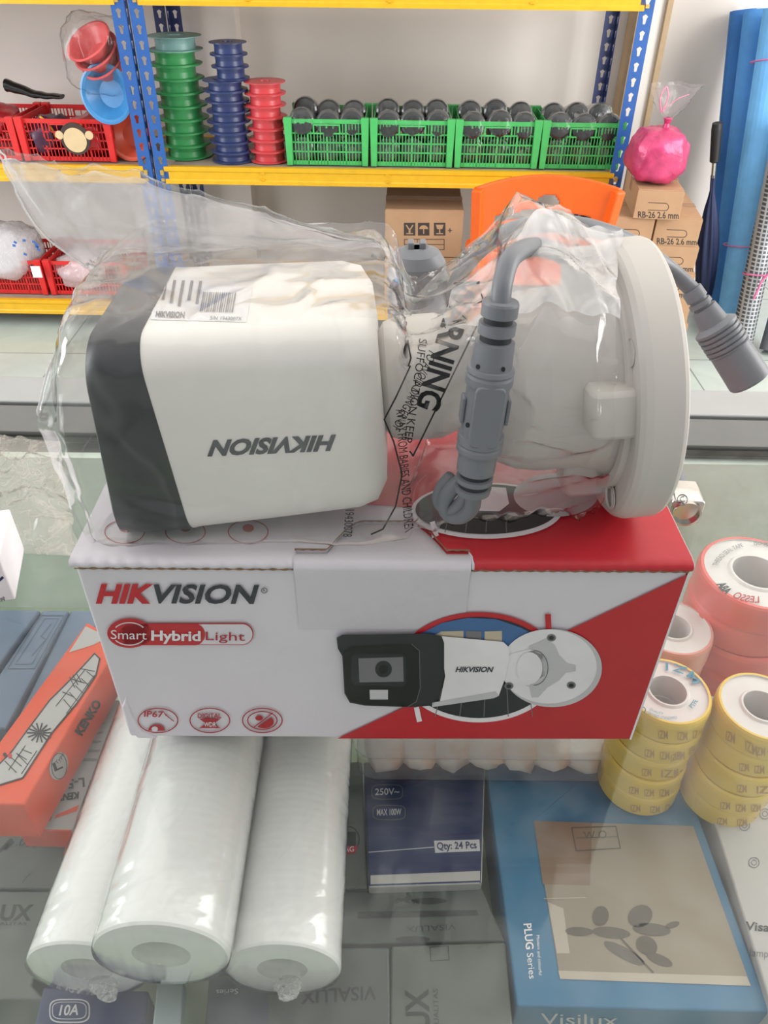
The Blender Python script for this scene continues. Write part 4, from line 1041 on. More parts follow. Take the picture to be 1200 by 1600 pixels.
def cartridge(label, ca, ztc, R, L, tail, skew=0):
    c = at_z(ca[0], ca[1], ztc)
    r = thing('filter_cartridge', label, 'filter', (c.x, c.y + L / 2, ztc - R), 0, 'white spun filter cartridges')
    axd = Vector((skew, 1, 0)).normalized(); ri = R * .43
    mb = MB(); mb.lathe([(ri, .0), (R * .97, 0), (R, .0012), (R, L - .0012), (R * .97, L), (ri, L), (ri, L * .5), (ri, 0)], fibm, c, axd, 64); part('fibre_body', mb, r)
    rows = []
    for i, (rr, yy) in enumerate([(R * .02, -.004), (R * .4, -.0035), (R * .8, -.003), (R * 1.0, -.001), (R * 1.02, .004), (R * 1.018, L * .3), (R * 1.02, L * .6), (R * 1.02, L), (R * .5, L + .004), (R * .02, L + .004)]):
        row = []
        for j in range(64):
            a = 2 * PI * j / 64; k = 1 + .012 * noise.noise(Vector((math.cos(a) * 4, math.sin(a) * 4, yy * 30))); row.append(c + axd * yy + Vector((rr * k * math.cos(a), 0, rr * k * math.sin(a))))
        rows.append(row)
    mb = MB(); mb.grid(rows, wrapf, closed_v=True); part('plastic_sleeve', mb, r)
    if tail:
        q = at_z(tail[0], tail[1], ztc - R * .3); q.y = c.y - .003; mb = MB(); t2 = Vector((tail[2], tail[3], 0)); e = at_y(tail[2], tail[3], c.y - .012)
        P = crom([q, (q + e) / 2 + Vector((.002, -.002, 0)), e], 6); rows = []
        for i, p in enumerate(P):
            t = i / (len(P) - 1); rad = (.0055 * (1 - t) + .0012) * (1 + .25 * math.sin(t * 20)); rows.append([p + Vector((rad * math.cos(2 * PI * j / 10) * (1 + .3 * noise.noise(p * 900 + Vector((j, 0, 0)))), rad * .6 * math.sin(2 * PI * j / 10), 0)) for j in range(10)])
        mb.grid(rows, film('twist_film', body=.35, gloss=1.4, streak=.3, bscale=200), closed_v=True); part('twisted_tail', mb, r)
    return c
zlow = TB + .0045 + .0300
cartridge('white filter cartridge on the left, lowest at the orange boxes', (136, 1515), zlow, .0300, .254, (160, 1530, 172, 1562), skew=.02)
cartridge('white filter cartridge on the right beside the navy carton', (441, 1515), zlow, .0296, .254, (452, 1522, 440, 1560))
cartridge('white filter cartridge resting on top of the two others', (252, 1492), 1.35 - .3855, .0318, .254, None)

# ------------------------------------------------------------------ the printed carton
BL = at_z(203, 1152, GZ); BR = at_z(986, 1156, GZ)
ang = math.atan2(BR.y - BL.y, BR.x - BL.x); BW = (BR - BL).length; BH = .126; BD = .118
BX = Matrix.Translation((BL + BR) / 2 + Vector((0, 0, .0004))) @ Matrix.Rotation(ang, 4, 'Z')   # local: x along front, y depth, z up; origin mid front bottom
bxr = thing('camera_carton', 'white and red printed carton lying on the glass under the bagged camera', 'box', (BX @ Vector((0, BD / 2, 0)))[:], ang)
def L2W(mb, M): mb.v = [M @ v for v in mb.v]; return mb
body = MB(); body.box((0, BD / 2, BH / 2 - .002), (BW, BD, BH - .004), white_card); L2W(body, BX)
ob = part('carton_body', body, bxr, bevel=.0016)
# lid: panel with a rounded, slightly ribbed front edge, notched round the tongue
hw = BW / 2; tz = BH
tl0 = Matrix(BX).inverted() @ at_y(460, 890, (BX @ Vector((0, 0, 0))).y); tr0 = Matrix(BX).inverted() @ at_y(735, 888, (BX @ Vector((0, 0, 0))).y)
tx0, tx1 = tl0.x, tr0.x; tcx = (tx0 + tx1) / 2
def notch(x):   # how far back the lid is cut at x, for the tongue with its round thumb hole
    if x < tx0 or x > tx1: return 0
    s = abs(x - tcx - .002) / ((tx1 - tx0) / 2)
    return .006 if s > .68 else .006 + .020 * math.sin(min(1, (.68 - s) / .42) * PI / 2)
lid = MB(); NXX = 300; rows = []
for i in range(NXX + 1):
    x = -hw - .001 + (2 * hw + .002) * i / NXX; nb = notch(x); rip = .0003 * math.sin(x * 900)
    if nb == 0: prof = [(-.0006, tz - .0045), (-.0022 + rip, tz - .0035), (-.0026 + rip, tz - .0018), (-.0016 + rip, tz - .0004), (.002, tz + .0003), (.02, tz)]
    else: prof = [(nb, tz - .0045), (nb, tz - .003), (nb, tz - .002), (nb, tz - .001), (nb + .0008, tz), (nb + .006, tz)]
    rows.append([Vector((x, a, b)) for a, b in prof] + [Vector((x, BD * .6, tz)), Vector((x, BD, tz)), Vector((x, BD + .0008, tz - .002)), Vector((x, BD + .0006, tz - .0045))])
lid.grid([list(reversed(r)) for r in rows], white_card)
for rw in (rows[0], rows[-1]): lid.add(rw, [tuple(range(len(rw)))], kraft)
L2W(lid, BX); part('lid', lid, bxr)
# kraft line in the gap, wavy corrugation
mb = MB(); rows = []
for i in range(400):
    x = -hw + 2 * hw * i / 399
    if tx0 < x < tx1: x = x
    rows.append([Vector((x, -.0009, tz - .0047 + .0004 * math.sin(x * 1300))), Vector((x, -.0009, tz - .0058 - .0002 * math.sin(x * 1300)))])
rows1 = [r for r in rows if r[0].x <= tx0]; rows2 = [r for r in rows if r[0].x >= tx1]
mb.grid(rows1, kraft); mb.grid(rows2, kraft); L2W(mb, BX); part('corrugated_edge', mb, bxr, 'brown corrugated edge')
# tongue: front tab that folds up and over into the lid
tab = MB(); rows = []
zb = (Matrix(BX).inverted() @ at_y(600, 983, (BX @ Vector((0, 0, 0))).y)).z
for i in range(181):
    x = tx0 + (tx1 - tx0) * i / 180; rip = .00012 * math.sin(x * 900); nb = notch(x)
    rows.append([Vector((x, -.0002, zb)), Vector((x, -.0005, zb + .0006)), Vector((x, -.0006, tz - .009)), Vector((x, -.0026 + rip, tz - .004)), Vector((x, -.0018 + rip, tz - .0012)), Vector((x, .001, tz - .0002)), Vector((x, nb - .0015, tz - .0006)), Vector((x, nb - .0002, tz - .002))])
tab.grid(rows, white_card); L2W(tab, BX); part('locking_tongue', tab, bxr)
mb = MB(); rows = []
for i in range(61):
    x = tx0 + (tx1 - tx0) * i / 60; nb = notch(x); rows.append([Vector((x, nb - .0006, tz + .0004 + .0003 * math.sin(x * 1500))), Vector((x, nb + .0006, tz + .0004))])
mb.grid(rows, kraft); L2W(mb, BX); part('thumb_hole_edge', mb, bxr, 'brown cut edge')
# crushed lower left corner
mb = MB(); cpts = []
for (x, y) in ((196, 1090), (206, 1118), (222, 1144), (246, 1155), (214, 1154), (200, 1136), (190, 1106)): cpts.append(at_y(x, y, BL.y - .001))
mb.prism(cpts, (0, .004, 0), white_card); part('crushed_corner', mb, bxr, bevel=.001)
# front artwork
FA = Art([body, tab]); FN = (BX.to_3x3() @ Vector((0, -1, 0))).normalized(); FA.plane = (BX @ Vector((0, -.0006, 0)), FN)
FA.poly([(527, 1153.5), (1074, 897), (984, 1154)], red_ink, 0)
FA.line([(1076, 896), (985, 1154)], 3.2, wh_ink, 1)
FA.text('HIK', (150, 941), (237, 941), (153, 913), red_ink, 1, bold=.045, shear=.14)
FA.text('VISION', (237, 941), (402, 942), (240, 913), grey_ink, 1, bold=.03, shear=.14)
FA.arc(413, 922, 4.5, 4, 0, 360, 1, grey_ink, 1, 14); FA.text('R', (411, 924), (415, 924), (411, 919.5), grey_ink, 1)
# pill
def pill(x0, x1, cy, h, m, layer):
    pts = []
    for i in range(17): a = math.radians(90 + 180 * i / 16); pts.append((x0 + h * math.cos(a), cy + h * math.sin(a)))
    for i in range(17): a = math.radians(-90 + 180 * i / 16); pts.append((x1 + h * math.cos(a), cy + h * math.sin(a)))
    FA.poly(pts, m, layer)
pill(205, 379, 990, 17, red_ink, 1); pill(205, 379, 990, 15.6, white_card, 2); pill(205, 304, 990, 17, red_ink, 3); FA.ell(203, 988, 35, 23, red_ink, 3)
FA.arc(203, 988, 26, 17, 215, 325, 1.8, wh_ink, 5, 16); FA.arc(203, 989, 26, 17, 35, 145, 1.8, wh_ink, 5, 16)
FA.text('Smart', (174, 996), (230, 997), (174, 982), wh_ink, 6, bold=.0); FA.text('Hybrid', (237, 998), (314, 999), (237, 983), wh_ink, 6, bold=.03); FA.text('Light', (322, 998), (383, 999), (322, 985), redd_ink, 6, bold=.0)
# icons
def icons(FA, ys, rows_):
    for cx in (247, 328, 410): FA.arc(cx, ys, 31, 19, 0, 360, 1.6, redd_ink, 1, 36)
icons(FA, 1125, 0)
FA.text('IP67', (225, 1119), (255, 1120), (226, 1110), redd_ink, 1, bold=.02); FA.ell(245, 1141, 13, 10, redd_ink, 1, a0=180, a1=360); FA.ell(242, 1138, 5, 4, white_card, 2)
for k in range(5): FA.line([(256 + k * 3, 1112 + k * 3), (260 + k * 3, 1118 + k * 2)], 1.2, redd_ink, 1)
FA.text('DIGITAL', (309, 1121), (346, 1121), (309, 1114), redd_ink, 1, bold=.02)
FA.poly([(311, 1122), (345, 1122), (337, 1128), (337, 1132), (345, 1137), (311, 1137), (319, 1132), (319, 1128)], redd_ink, 1); FA.text('WDR', (319, 1134), (338, 1134), (319, 1127), wh_ink, 3, bold=.02)
FA.arc(410, 1125, 23, 14, 0, 360, 1.6, redd_ink, 1, 30); FA.ell(413, 1127, 15, 10, redd_ink, 2, a0=-45, a1=135); FA.ell(405, 1121, 6, 4, redd_ink, 2); FA.line([(396, 1136), (426, 1113)], 1.6, redd_ink, 2)
# ring and scene behind the pictured camera
FA.ell(748, 1042, 128, 86, red_ink, 1, 60, 180, 360); FA.ell(748, 1044, 124, 84, wh_ink, 1, 60, 0, 180)
FA.ell(748, 1042, 118, 79, dk_ink, 2, 60); 
FA.poly([(640, 1010), (655, 990), (690, 972), (730, 964), (775, 966), (815, 980), (850, 1000), (850, 1030), (640, 1030)], sky_ink, 3)
FA.poly([(672, 994), (690, 985), (724, 984), (724, 1010), (672, 1010)], cream_ink, 4); FA.poly([(728, 984), (752, 985), (752, 1010), (728, 1010)], mid_ink, 4); FA.poly([(757, 985), (784, 984), (784, 1010), (757, 1010)], cream_ink, 4)
for k in range(5): FA.line([(690 + 34 * k, 1075), (680 + 38 * k, 1118)], 1.4, mid_ink, 3)
FA.line([(856, 961), (857, 984)], 9, red_ink, 3); FA.line([(651, 1106), (655, 1124)], 8, wh_ink, 3)
q = lambda pts: [(500 + x * .5833, 820 + y * .5833) for x, y in pts]
FA.ell(862, 1042, 78, 61, lg_ink, 5, 48); FA.ell(857, 1039, 75, 58, wh_ink, 6, 48)
FA.poly(q([(606, 300), (628, 318), (640, 345), (660, 366), (684, 372), (684, 388), (658, 392), (640, 412), (608, 432), (584, 458), (566, 458), (560, 430), (540, 420), (560, 320)]), lg_ink, 7)
FA.poly(q([(495, 345), (560, 328), (600, 345), (612, 375), (600, 400), (560, 425), (520, 422), (490, 405)]), wh_ink, 8); FA.ell(*q([(572, 378)])[0], 22, 27, lg_ink, 8); FA.arc(*q([(572, 378)])[0], 22, 27, -90, 90, 1.2, mid_ink, 9, 18); FA.ell(*q([(560, 378)])[0], 20, 25, wh_ink, 10)
for p in q([(619, 298), (505, 427), (672, 425)]): FA.ell(p[0], p[1], 7, 5.5, mid_ink, 8); FA.ell(p[0], p[1], 4, 3, dk_ink, 9)
FA.poly(q([(320, 292), (490, 308), (505, 322), (506, 350), (495, 405), (478, 452), (465, 458), (300, 482), (320, 470), (335, 400)]), wh_ink, 10)
FA.poly(q([(478, 452), (465, 458), (300, 482), (300, 470), (470, 440)]), lg_ink, 11)
FA.poly(q([(45, 296), (60, 288), (290, 285), (325, 292), (332, 310), (332, 400), (318, 455), (300, 478), (240, 482), (120, 478), (80, 470), (66, 445), (60, 345), (48, 325)]), dk_ink, 11)
FA.poly(q([(62, 335), (85, 318), (245, 312), (266, 330), (268, 430), (258, 466), (235, 480), (120, 474), (84, 466), (68, 440)]), blk_ink, 12)
FA.poly(q([(85, 345), (95, 338), (220, 338), (230, 348), (230, 418), (222, 426), (92, 422), (84, 410)]), dk_ink, 13); FA.poly(q([(103, 350), (222, 346), (224, 412), (106, 414)]), mid_ink, 14)
FA.ell(*q([(170, 378)])[0], 13, 13, dk_ink, 15); FA.ell(*q([(170, 378)])[0], 7, 7, blk_ink, 16); FA.poly(q([(133, 434), (182, 434), (182, 460), (134, 460)]), lg_ink, 14)
FA.line(q([(245, 312), (266, 330), (268, 430), (258, 466), (235, 480)]), 1, mid_ink, 13)
FA.text('HIKVISION', (711, 1046), (770, 1046), (712, 1038), grey_ink, 12, bold=.03, shear=.2)
FA.done('front_print', ob, 'red grey and white printed artwork with HIKVISION logo')
# side flanks of the print are red on the right end
mb = MB(); mb.add([(hw + .0003, 0, 0), (hw + .0003, BD, 0), (hw + .0003, BD, BH - .005), (hw + .0003, 0, BH - .005)], [(0, 1, 2, 3)], red_ink); L2W(mb, BX); part('end_print', mb, bxr)
# top artwork
TA = Art([lid])
def W2S(x, y): return scr(BX @ Vector((x, y, BH)))
red_front = [W2S(tx1 + .0005 + i * (hw - tx1) / 20, -.0025) for i in range(0)]
mb = MB(); nx = 60; rows = []
for i in range(nx + 1):
    x = tcx + .016 + (hw + .0006 - tcx - .016) * i / nx; nb = notch(x)
    if nb == 0: pf = [(-.0008, tz - .0046), (-.0024 + .0003 * math.sin(x * 900), tz - .0036), (-.0029 + .0003 * math.sin(x * 900), tz - .0018), (-.0018 + .0003 * math.sin(x * 900), tz - .0001), (.002, tz + .0006), (.02, tz + .0003)]
    else: pf = [(nb - .0002, tz - .003)] * 2 + [(nb - .0002, tz - .001)] * 2 + [(nb + .0006, tz + .0003), (nb + .006, tz + .0003)]
    rows.append([Vector((x, a, b)) for a, b in reversed(pf)])
mb.grid(rows, red_ink)
rr = []
for i in range(nx + 1):
    x = tcx + .016 + (hw + .0006 - tcx - .016) * i / nx; nb = notch(x)
    rr.append([Vector((x, (nb + .006) if nb else .02, tz + .0003)), Vector((x, .040, tz + .0003))])
mb.grid(rr, red_ink, smooth=False)
mb.add([Vector((tcx - .022, .040, tz + .0003)), Vector((hw + .0006, .040, tz + .0003)), Vector((hw + .0006, BD, tz + .0003)), Vector((tcx - .09, BD, tz + .0003))], [(0, 1, 2, 3)], red_ink)
mb.add([Vector((tcx + .016, .036, tz + .0003)), Vector((tcx + .016, .040, tz + .0003)), Vector((tcx - .022, .040, tz + .0003))], [(0, 1, 2)], red_ink)
L2W(mb, BX)
TA.mb = mb
TA.ell(760, 800, 118, 44, wh_ink, 5, 48); TA.ell(760, 798, 111, 39, dk_ink, 6, 48); TA.line([(676, 820), (681, 838)], 8, wh_ink, 7)
for k in range(4): TA.line([(700 + 30 * k, 812), (695 + 32 * k, 834)], 1.5, mid_ink, 7)
TA.ell(868, 776, 66, 34, lg_ink, 7); TA.poly([(700, 760), (790, 765), (795, 790), (780, 802), (700, 800)], wh_ink, 8)
for cx in (195, 290, 388):
    TA.arc(cx, 832, 31, 18, 0, 360, 1.6, redd_ink, 2, 36); TA.ell(cx, 826, 9, 6, redd_ink, 2)
TA.done('lid_print', bxr, 'red lid print')

# ------------------------------------------------------------------ the bullet camera (lies upside down on the carton)
TZ = GZ + BH
cm = thing('security_camera', 'white bullet security camera with charcoal hood and round bracket base', 'camera', (0, .31, TZ + .001))
tilt = .085
U = Matrix.Translation((-.1225, .297, TZ + .0005)) @ Matrix.Rotation(.03, 4, 'Z') @ Matrix.Rotation(-tilt, 4, 'Y')   # local x: lens to bracket, z up
def sect(hw_, hh, r, zc, n=8, flat=0):
    pts = []
    for k, (sa, sb) in enumerate(((1, 1), (-1, 1), (-1, -1), (1, -1))):
        for i in range(n + 1):
            a = k * PI / 2 + i / n * PI / 2; pts.append((sa * (hw_ - r) + math.cos(a) * r, zc + sb * (hh - r) + math.sin(a) * r))
    return pts
def loft(st, m, cap0=True, cap1=True):
    mb = MB(); rows = [[Vector((x(a, b) if callable(x) else x, a, b)) for a, b in sc] for x, sc in st]
    mb.grid(rows, m, closed_v=True)
    n = len(rows[0])
    if cap0: mb.add(rows[0], [tuple(range(n))], m)
    if cap1: mb.add(rows[-1], [tuple(reversed(range(n)))], m)
    return L2W(mb, U)
HB = .0462
def curve_edge(x0): return lambda a, b: x0 + .010 * (abs(b - HB) / HB) ** 2.2 * (1 if b > HB else -.6) * 0 + .006 * (1 - (b / (2 * HB))) 
sl = lambda x0, k: (lambda a, b: x0 + k * (b / HB) * .5)
hood = loft([(sl(.010, .012), sect(.038, .039, .016, HB)), (sl(.006, .012), sect(.0425, .0440, .016, HB)), (sl(.007, .012), sect(.0442, .0458, .016, HB)), (sl(.016, .008), sect(.0450, .0464, .015, HB)), (.039, sect(.0450, .0464, .014, HB))], cam_dark)
part('hood', hood, cm, 'charcoal front hood')
win = MB(); win.rbox((.0155, 0, HB + .002), (.003, .058, .038), .006, mat('dark_lens_window', S(18, 18, 22), .1), axis=0); L2W(win, U); part('lens_window', win, cm)
shell = loft([(.0385, sect(.0448, .0460, .014, HB)), (.042, sect(.0444, .0456, .014, HB)), (.075, sect(.0436, .0446, .014, HB)), (.112, sect(.0424, .0432, .014, HB)), (.120, sect(.0405, .0412, .014, HB)), (.1245, sect(.035, .035, .014, HB)), (.1255, sect(.026, .026, .014, HB))], cam_white)
sh = part('shell', shell, cm)
art = Art([shell]); art.text('HIKVISION', (525, 680), (327, 689), (522, 703), mat('logo_grey', S(84, 84, 90), .45), 1, bold=.045, shear=.2); art.done('shell_logo', sh, 'upside down HIKVISION logo')
# sticker on the top
stk = mat('sticker_paper', S(232, 230, 230), .4); si = mat('sticker_ink', S(96, 94, 98), .5)
art = Art([shell]); 
sq = lambda u, v: (247 + u * 150 + v * -12, 432 + u * 4 + v * 68)
for i in range(12):
    for j in range(8):
        a = [sq((i + di) / 12, (j + dj) / 8) for di, dj in ((0, 0), (1, 0), (1, 1), (0, 1))]; art.poly(a, stk, 0)
for k in range(5): art.poly([sq(.08 + k * .09, .1), sq(.11 + k * .09, .1), sq(.11 + k * .09, .55 + .07 * (k % 3)), sq(.08 + k * .09, .55 + .07 * (k % 3))], si, 3)
for k in range(16): u = .50 + k * .022; art.poly([sq(u, .35), sq(u + .008 + .006 * (k % 3 == 0), .35), sq(u + .008 + .006 * (k % 3 == 0), .8), sq(u, .8)], si, 3)
art.text('HIKVISION', sq(.05, .95), sq(.35, .95), sq(.05, .82), si, 3, bold=.03); art.text('S/N 1943007X', sq(.62, .98), sq(.95, .98), sq(.62, .9), si, 3)
art.done('spec_sticker', sh, 'white printed specification sticker')
# arm and bracket
AXC = HB; SX = .0135
mb = MB(); mb.lathe([(.0001, .1235), (.020, .1245), (.025, .128), (.027, .134), (.027, .150), (.023, .160), (.021, .168)], cam_grey, (0, 0, AXC), (1, 0, 0), 48); L2W(mb, U); part('swivel_ring', mb, cm)
mb = MB(); mb.lathe([(.021, .148), (.028, .153), (.034, .160), (.0375, .168), (.039, .178), (.039, .196), (.041, .203), (.044, .208)], cam_grey, (SX, -.004, AXC - .004), (1, 0, 0), 64); mb.lathe([(.0445, .2042), (.0485, .2042), (.0490, .2062), (.0490, .2085), (.040, .2085)], cam_grey, (SX, -.004, AXC - .004), (1, 0, 0), 64); L2W(mb, U); part('swivel_cup', mb, cm)
for k in range(4):
    a = k * PI / 2 + math.radians(168); mb = MB()
    cy, cz = math.cos(a), math.sin(a); Mx = Matrix.Rotation(a, 3, 'X'); 
    c = Vector((.198 + SX, -.004, AXC - .004)) + Mx @ Vector((0, .044, 0)); mb.rbox(c + Vector((.002, 0, 0)), (.020, .019, .019), .004, cam_grey, Mx); L2W(mb, U); part('lug', mb, cm, bevel=.003)
FC = Vector((.2165, -.007, .0400))
FR = .0590
def flange_mesh():
    mb = MB(); ri = .004
    pf = [(.030, .004), (.046, .0035), (.053, .0030), (.056, .0034), (.0580, .0050), (FR, .0075), (FR, .0185), (.0583, .0200), (.057, .0208), (.020, .0208)]
    mb.lathe(pf, cam_grey, FC, (1, 0, .02), 96)
    return L2W(mb, U)
fl_mb = flange_mesh(); part('base_flange', fl_mb, cm)
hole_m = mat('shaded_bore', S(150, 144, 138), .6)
for k in range(4):
    a = math.radians(48 + 90 * k); c = FC + Vector((.0032, .049 * math.cos(a), .049 * math.sin(a)))
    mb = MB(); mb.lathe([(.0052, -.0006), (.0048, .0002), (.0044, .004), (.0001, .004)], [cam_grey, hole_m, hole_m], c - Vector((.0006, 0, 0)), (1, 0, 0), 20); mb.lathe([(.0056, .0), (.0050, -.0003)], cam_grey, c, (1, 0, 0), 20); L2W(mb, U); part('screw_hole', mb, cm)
# cables
def pth(l): return [at_y(x, y, Y) for x, y, Y in l]
cr = .0035
mb = MB(); mb.tube(pth([(782, 478, .248), (786, 440, .252), (800, 402, .262), (832, 386, .285), (870, 394, .310), (895, 415, .325), (905, 440, .33)]), cr, cable_m, 16); part('cable', mb, cm)
mb = MB(); mb.tube(pth([(700, 470, .385), (725, 420, .375), (768, 376, .365), (830, 352, .36), (900, 352, .36), (975, 374, .372), (1040, 415, .39), (1084, 455, .39)]), cr * 1.15, cable_m, 16); part('cable', mb, cm)
mb = MB(); mb.tube(pth([(738, 765, .242), (738, 790, .245), (722, 806, .250), (702, 804, .254), (694, 784, .254), (706, 764, .252), (720, 752, .252)]), cr * .95, cable_m, 16); part('cable', mb, cm)
mb = MB(); mb.tube(pth([(728, 765, .246), (722, 784, .249), (702, 796, .254), (686, 784, .256), (690, 762, .256), (705, 745, .255)]), cr * .8, cable_m, 16); part('cable', mb, cm)
# joystick-style inline connector in front
ca_, cb_ = at_y(783, 470, .248), at_y(738, 768, .242); axc = cb_ - ca_; LC = axc.length; k = LC
R0 = .0087
prf = [(.0001, 0), (.0072, 0), (.0076, .001), (.0076, .006), (.0060, .0062), (.0060, .0088), (.0078, .009), (.0078, .0135), (.0066, .014), (.0066, .0165), (.0084, .017), (.0088, .028), (.0100, .0283), (.0103, .0300), (.0098, .0310), (.0103, .0322), (.0103, .0355), (.0094, .0360), (.0094, .0600), (.0104, .0604), (.0104, .064), (.0097, .0648), (.0104, .0658), (.0104, .068), (.0090, .0684), (.0088, .0790), (.0070, .0795), (.0070, .0818), (.0086, .0822), (.0086, .0845), (.0072, .0850), (.0072, .0872), (.0086, .0876), (.0082, .0905), (.0001, .0908)]
sc_ = LC / .0908
prf = [(r_ * sc_, h_ * sc_) for r_, h_ in prf]; ms_ = []
for i in range(len(prf) - 1): ms_.append(cabled_m if (prf[i][0] <= .0073 * sc_ and prf[i][0] > .001 and abs(prf[i][0] - prf[i + 1][0]) < 1e-6 and i > 2) else cable_m)
con = MB(); con.lathe(prf, ms_, ca_, axc, 40); conp = part('inline_connector', con, cm, 'grey ribbed inline connector')
art = Art([con])
for (x, y) in ((747, 573), (786, 577), (731, 664), (769, 670)): art.ell(x, y, 3.2, 4, blk_ink, 0, 14)
art.done('connector_pinholes', conp)
qc = cable_m
mb = MB(); zc_ = axc.normalized(); fx = Vector((1, 0, 0)); fx = (fx - zc_ * fx.dot(zc_)).normalized(); fy = zc_.cross(fx)
if fy.y > 0: fy = -fy
c = ca_ + zc_ * LC * .53 + fy * .0090 * sc_; Mq = Matrix((fx, fy, zc_)).transposed(); mb.rbox(c, (.011, .0022, .024), .0025, cable_m, Mq, axis=1); part('connector_button', mb, conp)
mb = MB()
for s in (-1, 1): mb.box(ca_ + zc_ * LC * .53 + fx * s * .0098 * sc_, (.0014, .006, .010), cable_m, Mq)
part('connector_grips', mb, conp, bevel=.0005)
# capped connector behind the body
cc0 = at_y(652, 500, .385); cc1 = at_y(651, 378, .385); a_ = cc1 - cc0; Lq = a_.length
mb = MB(); mb.lathe([(.0001, -.01), (.0150, -.009), (.0156, 0), (.0156, Lq - .018), (.0145, Lq - .010), (.0115, Lq - .005), (.006, Lq - .0025), (.0035, Lq - .0025)], cable_m, cc0, a_, 40); part('capped_connector', mb, cm, 'grey domed rubber cap')
mb = MB(); 
for s in (-1, 1): mb.box(cc0 + a_.normalized() * (Lq - .003) + Vector((s * .0030, 0, 0)), (.0032, .007, .007), cable_m)
part('cap_nub', mb, cm, bevel=.0006)
# connector hanging on the right behind the flange
r0, r1 = at_y(1080, 452, .39), at_y(1172, 596, .37); a_ = r1 - r0; Lq = a_.length
def F(f, r_): return (r_, f * Lq)
prf = [F(0, .0001), F(0, .0052), F(.10, .0055), F(.10, .0046), F(.13, .0046), F(.13, .0058), F(.17, .0060), F(.17, .0048), F(.20, .0048), F(.20, .0066), F(.36, .0078), F(.37, .0090)]
for k in range(5): prf += [F(.40 + k * .045, .0112), F(.425 + k * .045, .0112), F(.43 + k * .045, .0102), F(.438 + k * .045, .0102)]
prf += [F(.63, .0112), F(.64, .0106), F(.98, .0110), F(1.0, .0104), F(1.0, .0085), F(.97, .0085), F(.97, .0001)]
mb = MB(); mb.lathe(prf, cable_m, r0, a_, 36); part('power_connector', mb, cm, 'grey ribbed power connector')
# BNC plug lying on the glass behind the carton
n0 = at_z(1052, 742, GZ + .014); n1 = at_z(1074, 806, GZ + .014); a_ = n1 - n0; Lq = a_.length
mb = MB(); mb.lathe([(.0001, 0), (.0075, 0), (.0078, .4 * Lq), (.0065, .42 * Lq)], cable_m, n0, a_, 24); part('plug_boot', mb, cm)
mb = MB(); qM = a_.to_track_quat('Y', 'Z').to_matrix(); mb.rbox(n0 + a_ * .66, (.023, Lq * .52, .020), .003, chrome_m, qM, axis=1); mb.lathe([(.0098, Lq * .90), (.0100, Lq * .98), (.0086, Lq * .98), (.0086, Lq * .9)], chrome_m, n0, a_, 28); part('plug_barrel', mb, cm, 'nickel plated metal plug')
art = Art([mb]); art.arc(1066, 781, 8, 8, 0, 360, 1.2, mid_ink, 1, 20); art.text('C', (1063, 785), (1070, 784), (1062, 776), mid_ink, 1); art.done('plug_stamp', cm)
mb = MB(); fo = U @ (FC + Vector((.016, 0, 0))); mb.tube([fo, fo + Vector((.012, .02, -.004)), Vector((.112, .40, fo.z - .03)), at_y(1040, 722, .435), n0], .003, cable_m); part('cable', mb, cm)

# ------------------------------------------------------------------ the clear bag around the camera
bagf = film('clear_bag_film', (.95, .94, .96), body=.03, gloss=1.9, rough=.10, bump=.5, bscale=10, streak=.05)
G = {
 'A': [(140, 845), (100, 760), (62, 650), (96, 530), (122, 455), (146, 425), (62, 362), (-4, 241)],
 'A2': [(160, 843), (118, 760), (84, 650), (100, 520), (125, 450), (152, 415), (98, 352), (50, 248)],
 'B': [(190, 843), (150, 760), (116, 640), (112, 524), (140, 450), (170, 394), (150, 348), (112, 262)],
 'C': [(300, 845), (285, 760), (245, 640), (228, 524), (245, 448), (262, 390), (245, 348), (225, 279)],
 'D': [(430, 842), (430, 760), (422, 640), (415, 524), (415, 446), (415, 387), (410, 370), (395, 326)],
 'D2': [(530, 842), (530, 760), (525, 640), (520, 520), (520, 446), (515, 386), (512, 376), (505, 362)],
 'E': [(602, 838), (614, 760), (614, 640), (612, 520), (608, 460), (604, 392), (600, 386), (590, 382)],
 'F': [(650, 822), (668, 750), (662, 640), (650, 560), (645, 530), (640, 505), (640, 490), (637, 470)],
 'G': [(720, 812), (740, 740), (750, 640), (752, 540), (748, 505), (745, 475), (752, 442), (765, 412)],
 'H': [(830, 800), (846, 740), (848, 640), (846, 540), (846, 480), (846, 430), (848, 380), (846, 338)],
 'H2': [(885, 795), (905, 740), (905, 640), (905, 550), (902, 490), (900, 440), (905, 395), (905, 352)],
 'I': [(925, 790), (950, 740), (958, 640), (960, 560), (958, 500), (955, 450), (962, 408), (962, 370)],
}
YF = {
 'A': [0, 0.265, 0.263, 0.28, 0.309, 0.345, 0.345, 0.345], 'A2': [0, 0.256, 0.254, 0.265, 0.304, 0.35, 0.346, 0.345], 'B': [0, 0.247, 0.245, 0.248, 0.294, 0.356, 0.35, 0.348], 'C': [0, 0.246, 0.243, 0.247, 0.294, 0.357, 0.352, 0.348],
 'D': [0, 0.246, 0.243, 0.247, 0.294, 0.357, 0.352, 0.348], 'D2': [0, 0.247, 0.244, 0.248, 0.294, 0.356, 0.35, 0.346], 'E': [0, 0.249, 0.248, 0.252, 0.294, 0.352, 0.348, 0.344],
 'F': [0, .262, .258, .262, .280, .310, .320, .322], 'G': [0, .262, .258, .258, .270, .290, .305, .315], 'H': [0, .250, .240, .240, .250, .268, .290, .305],
 'H2': [0, .248, .238, .238, .248, .266, .290, .305], 'I': [0, .250, .240, .240, .250, .268, .292, .310]}
THK = {'A': .008, 'A2': .05, 'B': .108, 'C': .11, 'D': .11, 'D2': .108, 'E': .105, 'F': .07, 'G': .075, 'H': .098, 'H2': .102, 'I': .1}
